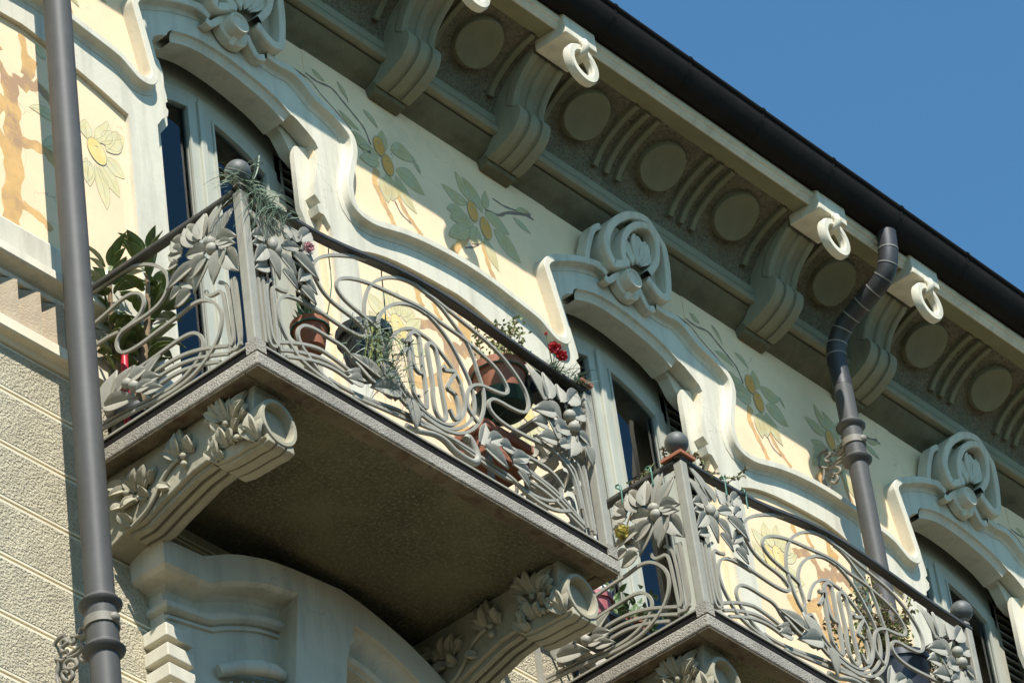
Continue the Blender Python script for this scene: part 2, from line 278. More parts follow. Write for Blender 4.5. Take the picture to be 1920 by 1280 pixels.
# ------------------------------------------------------------------ measured outlines (metres, facade x / z)
SLAB = {'x0':-1.274,'x1':1.251,'y':-1.0,'z0':-3.113,'z1':-3.042,'yr':-0.965,'xl':-1.239,'xr':1.216,'zrail0':-2.951,'ztop':-2.085,'zball':-1.983}
FB = [[(-0.898,-2.53),(-0.822,-2.534),(-0.739,-2.542),(-0.642,-2.548),(-0.565,-2.553),(-0.499,-2.547),(-0.458,-2.536),(-0.436,-2.515),(-0.445,-2.491),(-0.468,-2.466),(-0.531,-2.448),(-0.596,-2.444),(-0.66,-2.436),(-0.715,-2.408),(-0.755,-2.367),(-0.78,-2.315),(-0.778,-2.28),(-0.757,-2.239),(-0.713,-2.193),(-0.648,-2.145),(-0.548,-2.094),(-0.428,-2.041),(-0.33,-2.009),(-0.246,-1.989),(-0.164,-1.982),(-0.068,-1.976),(0.008,-1.971),(-0.044,-2.0),(0.029,-1.998),(0.106,-2.006),(0.171,-2.019),(0.235,-2.03),(0.326,-2.045),(0.403,-2.065),(0.476,-2.072),(0.559,-2.099),(0.621,-2.132),(0.668,-2.17),(0.71,-2.207),(0.745,-2.251),(0.758,-2.305),(0.748,-2.358),(0.72,-2.395),(0.673,-2.415),(0.598,-2.425),(0.526,-2.42),(0.473,-2.429),(0.442,-2.448),(0.426,-2.481),(0.431,-2.515),(0.468,-2.543),(0.539,-2.556),(0.649,-2.55),(0.762,-2.537),(0.875,-2.53),(0.878,-2.533),(0.956,-2.551),(1.006,-2.585),(1.037,-2.629),(1.044,-2.684),(1.049,-2.746),(1.057,-2.807)],[(-0.757,-2.544),(-0.846,-2.54),(-0.922,-2.545),(-0.984,-2.558),(-1.028,-2.596),(-1.054,-2.642),(-1.061,-2.693),(-1.054,-2.745),(-1.03,-2.794),(-1.005,-2.828),(-0.977,-2.865),(-0.948,-2.894),(-0.91,-2.907),(-0.857,-2.926),(-0.797,-2.935),(-0.749,-2.939)],[(-0.659,-2.957),(-0.748,-2.934),(-0.812,-2.905),(-0.862,-2.865),(-0.898,-2.815),(-0.886,-2.849),(-0.911,-2.814),(-0.93,-2.777),(-0.93,-2.742),(-0.915,-2.706),(-0.879,-2.676),(-0.837,-2.662),(-0.772,-2.661),(-0.767,-2.66),(-0.691,-2.665),(-0.626,-2.665),(-0.567,-2.666),(-0.578,-2.727),(-0.495,-2.754),(-0.423,-2.782),(-0.356,-2.796)],[(-0.343,-2.431),(-0.368,-2.418),(-0.432,-2.4),(-0.49,-2.39),(-0.554,-2.378),(-0.603,-2.353),(-0.623,-2.32),(-0.615,-2.286),(-0.583,-2.251),(-0.533,-2.22),(-0.448,-2.186),(-0.366,-2.166),(-0.256,-2.15),(-0.174,-2.141),(-0.091,-2.129),(-0.021,-2.119),(0.044,-2.119),(0.087,-2.129),(0.144,-2.142),(0.217,-2.144),(0.282,-2.148),(0.321,-2.157),(0.411,-2.178),(0.476,-2.19),(0.538,-2.219),(0.573,-2.251),(0.578,-2.268),(0.598,-2.288),(0.605,-2.314),(0.592,-2.342),(0.557,-2.364),(0.497,-2.374),(0.43,-2.382),(0.414,-2.383),(0.362,-2.399),(0.32,-2.425),(0.288,-2.462),(0.268,-2.521),(0.262,-2.569),(0.271,-2.599),(0.294,-2.624),(0.329,-2.644)],[(0.064,-1.995),(0.005,-1.99),(-0.063,-1.991),(-0.141,-2.011),(-0.228,-2.052),(-0.319,-2.12),(-0.379,-2.192),(-0.418,-2.29),(-0.434,-2.367),(-0.428,-2.42),(-0.418,-2.466),(-0.4,-2.525),(-0.367,-2.592),(-0.361,-2.584),(-0.332,-2.629),(-0.319,-2.692),(-0.302,-2.726),(-0.257,-2.768),(-0.199,-2.803),(-0.132,-2.824),(-0.161,-2.785),(-0.091,-2.806),(-0.019,-2.815),(0.049,-2.816),(0.111,-2.808),(0.183,-2.782),(0.251,-2.737),(0.308,-2.682),(0.353,-2.621),(0.393,-2.539),(0.409,-2.468),(0.411,-2.398),(0.398,-2.352),(0.372,-2.302),(0.386,-2.287),(0.359,-2.232),(0.345,-2.175),(0.311,-2.136),(0.25,-2.101),(0.21,-2.063),(0.168,-2.034),(0.125,-2.013),(0.062,-2.006)],[(0.042,-2.137),(-0.009,-2.13),(-0.064,-2.134),(-0.136,-2.16),(-0.196,-2.197),(-0.257,-2.249),(-0.304,-2.306),(-0.334,-2.366),(-0.338,-2.42),(-0.331,-2.461),(-0.318,-2.511),(-0.306,-2.561),(-0.339,-2.568),(-0.324,-2.614),(-0.276,-2.681),(-0.233,-2.729),(-0.174,-2.764),(-0.108,-2.79),(-0.121,-2.782),(-0.063,-2.798),(0.01,-2.801),(0.064,-2.801),(0.121,-2.784),(0.189,-2.745),(0.244,-2.697),(0.292,-2.64),(0.317,-2.587),(0.333,-2.528),(0.33,-2.467),(0.318,-2.415),(0.287,-2.35),(0.278,-2.339),(0.246,-2.288),(0.215,-2.238),(0.169,-2.195),(0.127,-2.167),(0.085,-2.144),(0.042,-2.13)],[(-0.278,-2.508),(-0.262,-2.46),(-0.231,-2.404),(-0.193,-2.359),(-0.147,-2.321),(-0.095,-2.295),(-0.039,-2.282),(-0.062,-2.295),(-0.016,-2.286),(0.041,-2.298),(0.079,-2.309),(0.12,-2.337),(0.167,-2.373),(0.202,-2.4),(0.228,-2.441),(0.242,-2.477),(0.229,-2.454),(0.246,-2.52),(0.252,-2.568),(0.238,-2.62),(0.206,-2.682),(0.164,-2.73),(0.118,-2.764),(0.067,-2.782),(0.019,-2.787),(-0.047,-2.783),(-0.111,-2.765),(-0.174,-2.734),(-0.215,-2.699),(-0.236,-2.659),(-0.261,-2.62),(-0.281,-2.582),(-0.314,-2.615),(-0.33,-2.636)],[(-1.072,-2.876),(-0.983,-2.83),(-0.878,-2.79),(-0.786,-2.764),(-0.77,-2.772),(-0.696,-2.771),(-0.636,-2.783),(-0.563,-2.799)],[(-1.067,-2.916),(-0.989,-2.878),(-0.885,-2.841),(-0.793,-2.82),(-0.776,-2.815),(-0.689,-2.81),(-0.628,-2.818),(-0.543,-2.831)],[(-1.03,-2.936),(-0.942,-2.9),(-0.864,-2.873),(-0.792,-2.85),(-0.718,-2.841),(-0.656,-2.841),(-0.571,-2.856)],[(-0.746,-2.917),(-0.673,-2.923),(-0.58,-2.918),(-0.484,-2.903),(-0.388,-2.887),(-0.29,-2.86),(-0.193,-2.848),(-0.068,-2.848),(-0.02,-2.826),(0.11,-2.852),(0.225,-2.859),(0.31,-2.878),(0.412,-2.885),(0.548,-2.896),(0.501,-2.868),(0.599,-2.888),(0.692,-2.9),(0.773,-2.891),(0.885,-2.842),(0.927,-2.791),(0.92,-2.743)],[(-0.583,-2.94),(-0.456,-2.919),(-0.309,-2.905),(-0.198,-2.883),(-0.072,-2.874),(0.033,-2.828),(0.226,-2.852),(0.301,-2.852),(0.382,-2.858),(0.498,-2.864),(0.573,-2.873),(0.572,-2.907),(0.688,-2.921),(0.782,-2.929),(0.873,-2.911),(0.971,-2.857)],[(0.494,-2.68),(0.613,-2.679),(0.734,-2.665),(0.83,-2.664),(0.89,-2.686),(0.925,-2.714),(0.938,-2.74)],[(0.647,-2.752),(0.749,-2.761),(0.858,-2.772),(0.902,-2.797),(0.984,-2.829),(1.063,-2.884)],[(0.682,-2.779),(0.791,-2.791),(0.882,-2.818),(0.94,-2.85),(1.055,-2.9)],[(0.674,-2.821),(0.785,-2.826),(0.876,-2.848),(0.934,-2.884),(1.054,-2.926)],[(0.964,-2.508),(0.983,-2.544),(1.028,-2.557),(1.061,-2.572),(1.066,-2.635),(1.079,-2.758),(1.092,-2.899)],[(1.072,-2.515),(1.102,-2.553),(1.11,-2.679),(1.119,-2.906)],[(1.136,-2.51),(1.139,-2.613),(1.142,-2.915)],[(-1.166,-2.553),(-1.167,-2.727),(-1.161,-2.92)],[(-1.138,-2.538),(-1.141,-2.713),(-1.145,-2.908),(-1.133,-2.929),(-1.091,-2.913)],[(-1.067,-2.509),(-1.103,-2.541),(-1.119,-2.569),(-1.121,-2.638),(-1.118,-2.744),(-1.115,-2.846),(-1.104,-2.879),(-1.084,-2.894)],[(-0.982,-2.541),(-1.024,-2.562),(-1.057,-2.548),(-1.076,-2.56),(-1.082,-2.585),(-1.086,-2.684),(-1.082,-2.811),(-1.081,-2.897),(-1.084,-2.911)]]
DG = {'1':[[(-0.173,-2.405),(-0.125,-2.397),(-0.193,-2.498)],[(-0.136,-2.398),(-0.138,-2.508),(-0.134,-2.7),(-0.097,-2.698)]],'9':[[(-0.055,-2.542),(-0.081,-2.547),(-0.107,-2.522),(-0.111,-2.464),(-0.115,-2.384),(-0.112,-2.345),(-0.085,-2.314),(-0.052,-2.314),(-0.043,-2.337),(-0.044,-2.512),(-0.04,-2.591),(-0.049,-2.728),(-0.058,-2.747),(-0.082,-2.75),(-0.11,-2.73),(-0.112,-2.704)]],'0':[[(0.048,-2.321),(0.024,-2.324),(0.009,-2.36),(0.012,-2.446),(0.016,-2.563),(0.007,-2.65),(0.012,-2.726),(0.037,-2.759),(0.068,-2.758),(0.087,-2.723),(0.083,-2.641),(0.076,-2.514),(0.083,-2.448),(0.073,-2.343),(0.048,-2.321)]],'3':[[(0.125,-2.407),(0.121,-2.434),(0.201,-2.408),(0.156,-2.482),(0.127,-2.54),(0.153,-2.544),(0.177,-2.553),(0.179,-2.553),(0.191,-2.604),(0.189,-2.662),(0.169,-2.7),(0.144,-2.706),(0.123,-2.666)]]}
TOP = [(-1.218,-2.085),(-0.859,-2.074),(-0.678,-2.079),(-0.546,-2.056),(-0.355,-2.012),(-0.118,-1.96),(0.1,-1.956),(0.359,-1.962),(0.617,-1.99),(0.854,-2.027),(1.239,-2.026)]
SB = [[(0.01,-2.107),(-0.042,-2.105),(-0.089,-2.098),(-0.175,-2.097),(-0.232,-2.095),(-0.299,-2.114),(-0.364,-2.145),(-0.417,-2.183),(-0.458,-2.228),(-0.485,-2.276),(-0.494,-2.32),(-0.482,-2.364),(-0.456,-2.4),(-0.415,-2.421),(-0.36,-2.432),(-0.293,-2.432),(-0.231,-2.428),(-0.188,-2.431),(-0.171,-2.436),(-0.152,-2.451),(-0.138,-2.473),(-0.139,-2.505),(-0.152,-2.538),(-0.184,-2.562),(-0.225,-2.57),(-0.289,-2.572),(-0.348,-2.567),(-0.388,-2.56),(-0.472,-2.555),(-0.555,-2.554),(-0.583,-2.544),(-0.631,-2.538),(-0.677,-2.546),(-0.726,-2.576),(-0.762,-2.621),(-0.785,-2.668),(-0.791,-2.711),(-0.781,-2.761),(-0.758,-2.812),(-0.734,-2.842),(-0.703,-2.867),(-0.666,-2.893),(-0.623,-2.913),(-0.563,-2.935),(-0.493,-2.941),(-0.401,-2.939),(-0.315,-2.928),(-0.229,-2.913),(-0.113,-2.903),(-0.019,-2.898),(0.04,-2.893)],[(0.025,-2.286),(-0.027,-2.281),(-0.103,-2.27),(-0.161,-2.25),(-0.219,-2.248),(-0.264,-2.253),(-0.304,-2.275),(-0.329,-2.314),(-0.331,-2.355),(-0.312,-2.39),(-0.276,-2.414),(-0.22,-2.426),(-0.163,-2.423),(-0.161,-2.422),(-0.096,-2.407),(-0.025,-2.408),(0.024,-2.414)],[(-0.22,-2.691),(-0.296,-2.69),(-0.367,-2.686),(-0.454,-2.683),(-0.513,-2.677),(-0.569,-2.681),(-0.61,-2.691),(-0.641,-2.717),(-0.659,-2.754),(-0.663,-2.785),(-0.656,-2.818),(-0.635,-2.847),(-0.598,-2.872),(-0.55,-2.896),(-0.491,-2.908),(-0.421,-2.914),(-0.346,-2.907),(-0.26,-2.894),(-0.144,-2.876),(-0.022,-2.868),(0.049,-2.862)],[(-0.323,-2.778),(-0.37,-2.772),(-0.446,-2.769),(-0.532,-2.778),(-0.605,-2.797),(-0.672,-2.823),(-0.752,-2.861),(-0.811,-2.891)],[(-0.349,-2.815),(-0.396,-2.808),(-0.471,-2.811),(-0.557,-2.824),(-0.64,-2.852),(-0.747,-2.901),(-0.806,-2.931)],[(-0.351,-2.853),(-0.398,-2.851),(-0.468,-2.845),(-0.553,-2.864),(-0.637,-2.887),(-0.743,-2.939),(-0.749,-2.941)],[(-0.885,-2.543),(-0.89,-2.719),(-0.892,-2.921),(-0.871,-2.936),(-0.826,-2.925)],[(-0.79,-2.513),(-0.821,-2.532),(-0.841,-2.566),(-0.846,-2.692),(-0.849,-2.857),(-0.837,-2.888),(-0.824,-2.896)],[(-0.703,-2.508),(-0.705,-2.533),(-0.724,-2.557),(-0.761,-2.559),(-0.79,-2.558),(-0.806,-2.573),(-0.81,-2.67),(-0.816,-2.829),(-0.823,-2.893),(-0.813,-2.93)],[(-0.864,-2.539),(-0.872,-2.665),(-0.877,-2.839),(-0.881,-2.927)]]
PS = [[(-0.748,-2.312),(-0.609,-2.25),0.069],[(-0.697,-2.251),(-0.627,-2.084),0.082],[(-0.723,-2.238),(-0.643,-2.087),0.057],[(-0.741,-2.249),(-0.764,-2.094),0.075],[(-0.772,-2.262),(-0.868,-2.073),0.057],[(-0.814,-2.288),(-0.929,-2.162),0.063],[(-0.825,-2.301),(-0.934,-2.339),0.069],[(-0.84,-2.34),(-0.924,-2.374),0.044],[(-0.86,-2.387),(-0.923,-2.534),0.082],[(-0.849,-2.369),(-0.762,-2.514),0.075],[(-0.766,-2.377),(-0.641,-2.499),0.063],[(-0.755,-2.364),(-0.617,-2.414),0.075],[(-0.614,-2.212),(-0.534,-2.115),0.075],[(-0.609,-2.245),(-0.509,-2.192),0.075],[(-0.687,-2.351),(-0.48,-2.378),0.057],[(-0.584,-2.294),(-0.507,-2.265),0.038],[(-0.656,-2.467),(-0.556,-2.351),0.05],[(-0.577,-2.431),(-0.49,-2.442),0.044],[(-0.641,-2.493),(-0.522,-2.505),0.069]]
PSbud = [(-0.784,-2.294),(-0.793,-2.337)]
PF = [[(-1.097,-2.317),(-1.204,-2.165),0.06],[(-1.06,-2.268),(-1.191,-2.084),0.048],[(-1.026,-2.256),(-1.115,-2.139),0.048],[(-0.987,-2.252),(-0.986,-2.137),0.06],[(-0.892,-2.212),(-0.934,-2.129),0.072],[(-0.877,-2.193),(-0.771,-2.078),0.066],[(-1.014,-2.311),(-0.862,-2.227),0.048],[(-0.881,-2.274),(-0.784,-2.177),0.054],[(-1.12,-2.346),(-1.203,-2.376),0.048],[(-1.135,-2.309),(-1.204,-2.329),0.06],[(-1.125,-2.388),(-1.031,-2.503),0.066],[(-1.138,-2.389),(-1.207,-2.493),0.06],[(-1.116,-2.473),(-1.197,-2.522),0.054],[(-1.027,-2.363),(-0.902,-2.418),0.06],[(-1.025,-2.452),(-0.909,-2.501),0.054],[(-0.944,-2.32),(-0.756,-2.367),0.066],[(-0.861,-2.422),(-0.767,-2.449),0.042],[(-0.901,-2.488),(-0.786,-2.518),0.054],[(-0.86,-2.365),(-0.903,-2.45),0.054],[(-0.851,-2.298),(-0.779,-2.266),0.048]]
PFbud = [(-1.081,-2.336),(-1.06,-2.353)]
PR = [[(0.866,-2.252),(0.767,-2.075),0.075],[(0.892,-2.233),(0.891,-2.065),0.075],[(0.978,-2.215),(0.986,-2.091),0.075],[(1.025,-2.203),(1.147,-2.06),0.075],[(1.027,-2.233),(1.136,-2.118),0.057],[(1.061,-2.253),(1.194,-2.176),0.075],[(0.896,-2.413),(1.044,-2.347),0.075],[(0.906,-2.317),(0.757,-2.36),0.075],[(0.86,-2.406),(0.752,-2.429),0.063],[(0.898,-2.484),(0.771,-2.51),0.069],[(0.916,-2.47),(0.847,-2.316),0.057],[(0.907,-2.516),(1.027,-2.434),0.05],[(1.044,-2.383),(1.009,-2.53),0.088],[(1.093,-2.366),(1.11,-2.454),0.069],[(1.087,-2.356),(1.196,-2.371),0.057],[(1.121,-2.419),(1.183,-2.507),0.063],[(0.888,-2.253),(0.996,-2.322),0.063]]
PRbud = [(1.035,-2.272),(1.056,-2.332)]
PB = [[(0.304,-2.791),(0.376,-2.626),0.06],[(0.358,-2.754),(0.496,-2.656),0.066],[(0.319,-2.807),(0.503,-2.839),0.072],[(0.436,-2.745),(0.557,-2.709),0.066],[(0.529,-2.767),(0.691,-2.681),0.06],[(0.524,-2.798),(0.684,-2.781),0.054],[(0.552,-2.835),(0.654,-2.885),0.048]]
PL = [[(-0.299,-2.772),(-0.37,-2.623),0.086],[(-0.439,-2.795),(-0.572,-2.712),0.094],[(-0.278,-2.77),(-0.469,-2.835),0.086],[(-0.4,-2.762),(-0.602,-2.706),0.055],[(-0.492,-2.803),(-0.631,-2.825),0.055],[(-0.535,-2.852),(-0.629,-2.863),0.063],[(-0.226,-2.794),(-0.163,-2.935),0.071]]
PSl = [[(-0.056,-2.812),(-0.136,-2.634),0.086],[(-0.124,-2.778),(-0.251,-2.673),0.063],[(-0.062,-2.81),(-0.26,-2.865),0.075],[(-0.243,-2.763),(-0.333,-2.737),0.063],[(-0.274,-2.802),(-0.406,-2.703),0.046],[(-0.291,-2.807),(-0.4,-2.824),0.063],[(-0.303,-2.867),(-0.417,-2.896),0.046],[(-0.27,-2.842),(-0.381,-2.844),0.052]]
PSlbud = [(-0.215,-2.773),(-0.256,-2.81)]
STEM = [(-0.222,-2.925),(-0.156,-2.926),(-0.03,-2.886),(0.051,-2.883),(0.114,-2.911),(0.18,-2.921),(0.249,-2.916),(0.283,-2.886),(0.281,-2.842),(0.258,-2.8),(0.234,-2.779),(0.218,-2.797)]
STEML = [(-0.356,-2.796),(-0.314,-2.807),(-0.286,-2.788),(-0.266,-2.804)]
STEMS = [(-0.048,-2.829),(-0.069,-2.83),(-0.082,-2.822)]
MOULD = [(0.364,0.311),(0.44,0.322),(0.508,0.312),(0.583,0.273),(0.647,0.226),(0.759,0.197),(0.858,0.149),(0.915,0.099),(0.932,0.025),(0.918,-0.065),(0.887,-0.165),(0.862,-0.26),(0.86,-0.343),(0.886,-0.404),(0.977,-0.415),(1.077,-0.393),(1.2,-0.356),(1.312,-0.33),(1.413,-0.313),(1.525,-0.299),(1.637,-0.291),(1.738,-0.288),(1.839,-0.29),(2.01,-0.303),(2.088,-0.315),(2.195,-0.329),(2.339,-0.353),(2.428,-0.4),(2.469,-0.422),(2.522,-0.418),(2.549,-0.39),(2.554,-0.354),(2.543,-0.307),(2.519,-0.206),(2.49,-0.093),(2.464,0.007),(2.453,0.059),(2.471,0.107),(2.511,0.149),(2.558,0.18),(2.733,0.272),(2.885,0.329),(2.984,0.354),(3.061,0.361)]
OPL = [(-0.577,-0.638),(-0.54,-0.579),(-0.494,-0.533),(-0.487,-0.492),(-0.516,-0.467),(-0.488,-0.436),(-0.491,-0.399),(-0.508,-0.314),(-0.54,-0.177),(-0.564,-0.074),(-0.55,-0.035),(-0.503,0.005),(-0.448,0.034),(-0.436,0.066),(-0.41,0.09)]
ARCH = [(-0.41,0.09),(-0.295,0.132),(-0.161,0.156),(0.038,0.151),(0.235,0.119),(0.367,0.084),(0.469,0.033)]
OPR = [(0.493,0.033),(0.526,0.021),(0.59,-0.015),(0.648,-0.054),(0.667,-0.089),(0.647,-0.198),(0.61,-0.35),(0.596,-0.439),(0.636,-0.475),(0.605,-0.502),(0.618,-0.547),(0.653,-0.546),(0.696,-0.605),(0.701,-0.652)]
PANEL = [(0.888,-0.655),(1.04,-0.595),(1.214,-0.557),(1.418,-0.536),(1.605,-0.525),(1.773,-0.529),(2.043,-0.545),(2.193,-0.565)]
PANELR = [(2.037,-0.595),(2.191,-0.624),(2.338,-0.666),(2.415,-0.689)]
RO = [(-0.024,0.376),(-0.121,0.326),(-0.161,0.323),(-0.207,0.365),(-0.235,0.43),(-0.226,0.514),(-0.174,0.62),(-0.087,0.711),(0.012,0.776),(0.159,0.809),(0.282,0.723),(0.331,0.674),(0.359,0.526),(0.357,0.365),(0.321,0.317),(0.262,0.306),(0.196,0.331),(0.132,0.365)]
RG = [(0.123,0.76),(0.05,0.739),(-0.02,0.694),(-0.091,0.611),(-0.143,0.49),(-0.147,0.394),(-0.1,0.37),(-0.041,0.378)]
RI = [(-0.041,0.374),(-0.064,0.443),(-0.06,0.531),(-0.013,0.628),(0.067,0.701),(0.156,0.734),(0.218,0.699),(0.238,0.621),(0.219,0.524),(0.152,0.425)]
RH = [(-0.011,0.294)]
RP = [[[(0.036,0.427),(-0.01,0.593)],0.085],[[(0.068,0.449),(0.095,0.67)],0.12],[[(0.09,0.453),(0.187,0.661)],0.085],[[(0.105,0.453),(0.218,0.611)],0.07],[[(0.001,0.395),(-0.036,0.485)],0.06]]
RTL = [(-0.024,0.361),(-0.103,0.297),(-0.162,0.243),(-0.2,0.25),(-0.208,0.271)]
RTR = [(0.103,0.315),(0.14,0.267),(0.186,0.229),(0.24,0.247),(0.261,0.275)]
YH = -0.127
HOOD = [(-1.021,-3.464),(-0.76,-3.447),(-0.691,-3.411),(-0.586,-3.357),(-0.481,-3.314),(-0.307,-3.262),(-0.134,-3.233),(0.205,-3.201),(0.348,-3.218),(0.462,-3.244),(0.576,-3.276),(0.689,-3.313),(0.801,-3.36),(0.924,-3.423)]
HOODL = [(-1.018,-3.597),(-0.726,-3.585),(-0.629,-3.53),(-0.499,-3.471),(-0.325,-3.409),(-0.113,-3.368)]
HOODIN = [(0.274,-3.375),(0.44,-3.397),(0.58,-3.446),(0.719,-3.51)]
HMB = [(-1.036,-3.868)]
HSC = [(-1.051,-3.982)]
HB1 = [(-1.055,-4.021)]
HB1R = [(-0.901,-4.024)]
HB1T = [(-1.084,-3.99)]
HR = [(-0.113,-3.37)]
HRB = [(-0.192,-3.903)]
RG2 = [(0.257,0.608),(0.259,0.543),(0.255,0.468),(0.248,0.407),(0.236,0.372),(0.262,0.399),(0.274,0.456),(0.273,0.521),(0.266,0.591)]
RF = [(-0.204,0.583),(-0.263,0.532),(-0.305,0.41),(-0.317,0.317),(-0.27,0.323),(-0.194,0.32),(-0.157,0.31)]
ULF = [[(1.264,0.245),(1.266,0.396),0.086],[(1.309,0.279),(1.504,0.31),0.102],[(1.492,0.299),(1.543,0.235),0.027],[(1.203,0.167),(1.055,0.137),0.086],[(1.196,0.12),(1.045,0.061),0.094],[(1.146,0.188),(0.994,0.189),0.094],[(1.341,0.157),(1.542,0.094),0.118],[(1.323,0.104),(1.454,-0.084),0.102],[(1.269,0.074),(1.283,-0.1),0.118],[(1.224,0.04),(1.244,-0.13),0.094],[(1.922,0.242),(1.722,0.272),0.094],[(1.99,0.279),(1.855,0.43),0.079],[(2.057,0.245),(1.921,0.427),0.094],[(2.075,0.29),(2.108,0.424),0.055],[(1.914,0.132),(1.746,0.101),0.094],[(1.965,0.124),(1.757,0.046),0.102],[(1.927,0.086),(1.74,-0.093),0.102],[(1.995,0.123),(1.938,-0.039),0.094],[(2.08,0.257),(2.28,0.207),0.11],[(2.139,0.174),(2.328,0.029),0.118],[(2.047,0.063),(2.137,-0.137),0.094],[(2.369,0.415),(2.501,0.469),0.035],[(2.339,0.363),(2.47,0.322),0.043],[(0.721,0.502),(0.81,0.47),0.04],[(0.925,0.537),(1.001,0.443),0.034],[(0.91,0.338),(1.07,0.298),0.041],[(1.115,0.451),(1.226,0.393),0.041],[(0.99,0.237),(1.135,0.173),0.094]]
UFR = [[(1.214,0.248),0.046,0.066,0.0],[(1.27,0.148),0.046,0.072,0.0],[(1.968,0.21),0.043,0.071,0.0],[(2.066,0.144),0.046,0.077,0.0]]
UBR = [[[(1.179,0.067),(1.143,-0.031),(1.193,-0.141),(1.237,-0.211),(1.263,-0.269)],0.046],[[(1.316,-0.013),(1.362,-0.1),(1.423,-0.161),(1.494,-0.217)],0.035],[[(2.021,0.032),(2.036,-0.065),(2.054,-0.142),(2.093,-0.217)],0.039],[[(1.918,0.029),(1.816,-0.096),(1.737,-0.207)],0.055]]
UTW = [[[(1.295,-0.085),(1.335,-0.149),(1.41,-0.177)],0.013],[[(1.855,-0.105),(1.946,-0.048),(1.997,0.01)],0.013],[[(2.085,0.287),(2.204,0.312),(2.3,0.382),(2.502,0.471)],0.02],[[(2.169,0.413),(2.263,0.411),(2.373,0.435),(2.525,0.455)],0.013],[[(0.519,0.421),(0.618,0.426),(0.709,0.411),(0.773,0.364),(0.872,0.316),(0.998,0.247)],0.01],[[(0.667,0.45),(0.759,0.441),(0.868,0.461),(0.945,0.422),(1.043,0.362),(1.108,0.315),(1.148,0.222)],0.015],[[(0.925,0.537),(0.98,0.505),(0.999,0.432)],0.006]]
LLF = [[(2.131,-0.996),(2.119,-0.849),0.084],[(2.177,-0.959),(2.283,-0.795),0.107],[(2.22,-0.957),(2.396,-0.852),0.107],[(2.242,-0.991),(2.332,-0.808),0.107],[(2.25,-1.044),(2.386,-1.104),0.096],[(2.209,-1.089),(2.318,-1.256),0.096],[(2.17,-1.123),(2.22,-1.393),0.096],[(2.133,-1.132),(2.13,-1.308),0.096],[(2.109,-1.123),(2.078,-1.275),0.079],[(1.937,-1.004),(1.734,-1.024),0.079],[(1.929,-1.099),(1.827,-1.213),0.101],[(1.867,-0.631),(1.811,-0.571),0.068],[(1.095,-0.974),(0.942,-0.889),0.107],[(1.142,-0.938),(1.086,-0.795),0.107],[(1.187,-0.915),(1.213,-0.735),0.079],[(1.228,-0.917),(1.32,-0.816),0.107],[(1.067,-1.071),(0.941,-0.995),0.079],[(1.194,-1.052),(1.403,-1.052),0.113],[(1.232,-0.986),(1.376,-0.865),0.079],[(1.147,-1.088),(1.302,-1.161),0.101]]
LFR = [[(2.189,-1.038),0.062,0.078,0.5],[(1.087,-1.031),0.055,0.08,0.2],[(1.186,-0.992),0.055,0.082,0.2]]
LBR = [[[(1.92,-1.302),(1.841,-1.245),(1.751,-1.245),(1.654,-1.277)],0.068],[[(1.902,-0.905),(1.827,-0.85),(1.73,-0.873),(1.634,-0.883)],0.059],[[(1.555,-1.892),(1.582,-1.66),(1.609,-1.425),(1.615,-1.199),(1.614,-1.042),(1.61,-0.885)],0.124],[[(1.721,-0.82),(1.731,-0.676),(1.713,-0.56)],0.051],[[(1.651,-1.666),(1.779,-1.689),(1.834,-1.73)],0.054],[[(1.585,-1.439),(1.523,-1.319),(1.483,-1.207)],0.068],[[(1.387,-0.619),(1.393,-0.695),(1.419,-0.737)],0.049],[[(1.514,-0.663),(1.531,-0.715),(1.565,-0.753)],0.04],[[(1.35,-0.882),(1.481,-0.827),(1.549,-0.853),(1.59,-0.918),(1.615,-0.99)],0.058],[[(1.789,-0.681),(1.747,-0.801),(1.698,-0.923)],0.063],[[(1.789,-0.816),(1.856,-0.856),(1.915,-0.878)],0.046],[[(1.231,-1.221),(1.281,-1.3),(1.497,-1.169),(1.572,-1.049)],0.073]]
XCL = -1.169
XCW = 0.206
CORB = [(-0.045,-3.455),(-0.156,-3.461),(-0.267,-3.421),(-0.376,-3.388),(-0.467,-3.361),(-0.574,-3.351),(-0.604,-3.399),(-0.672,-3.415),(-0.741,-3.419),(-0.819,-3.42),(-0.87,-3.426),(-0.906,-3.415),(-0.902,-3.366),(-0.881,-3.252),(-0.887,-3.113)]
CRING = [(-1.068,-3.296),(-0.964,-3.269)]
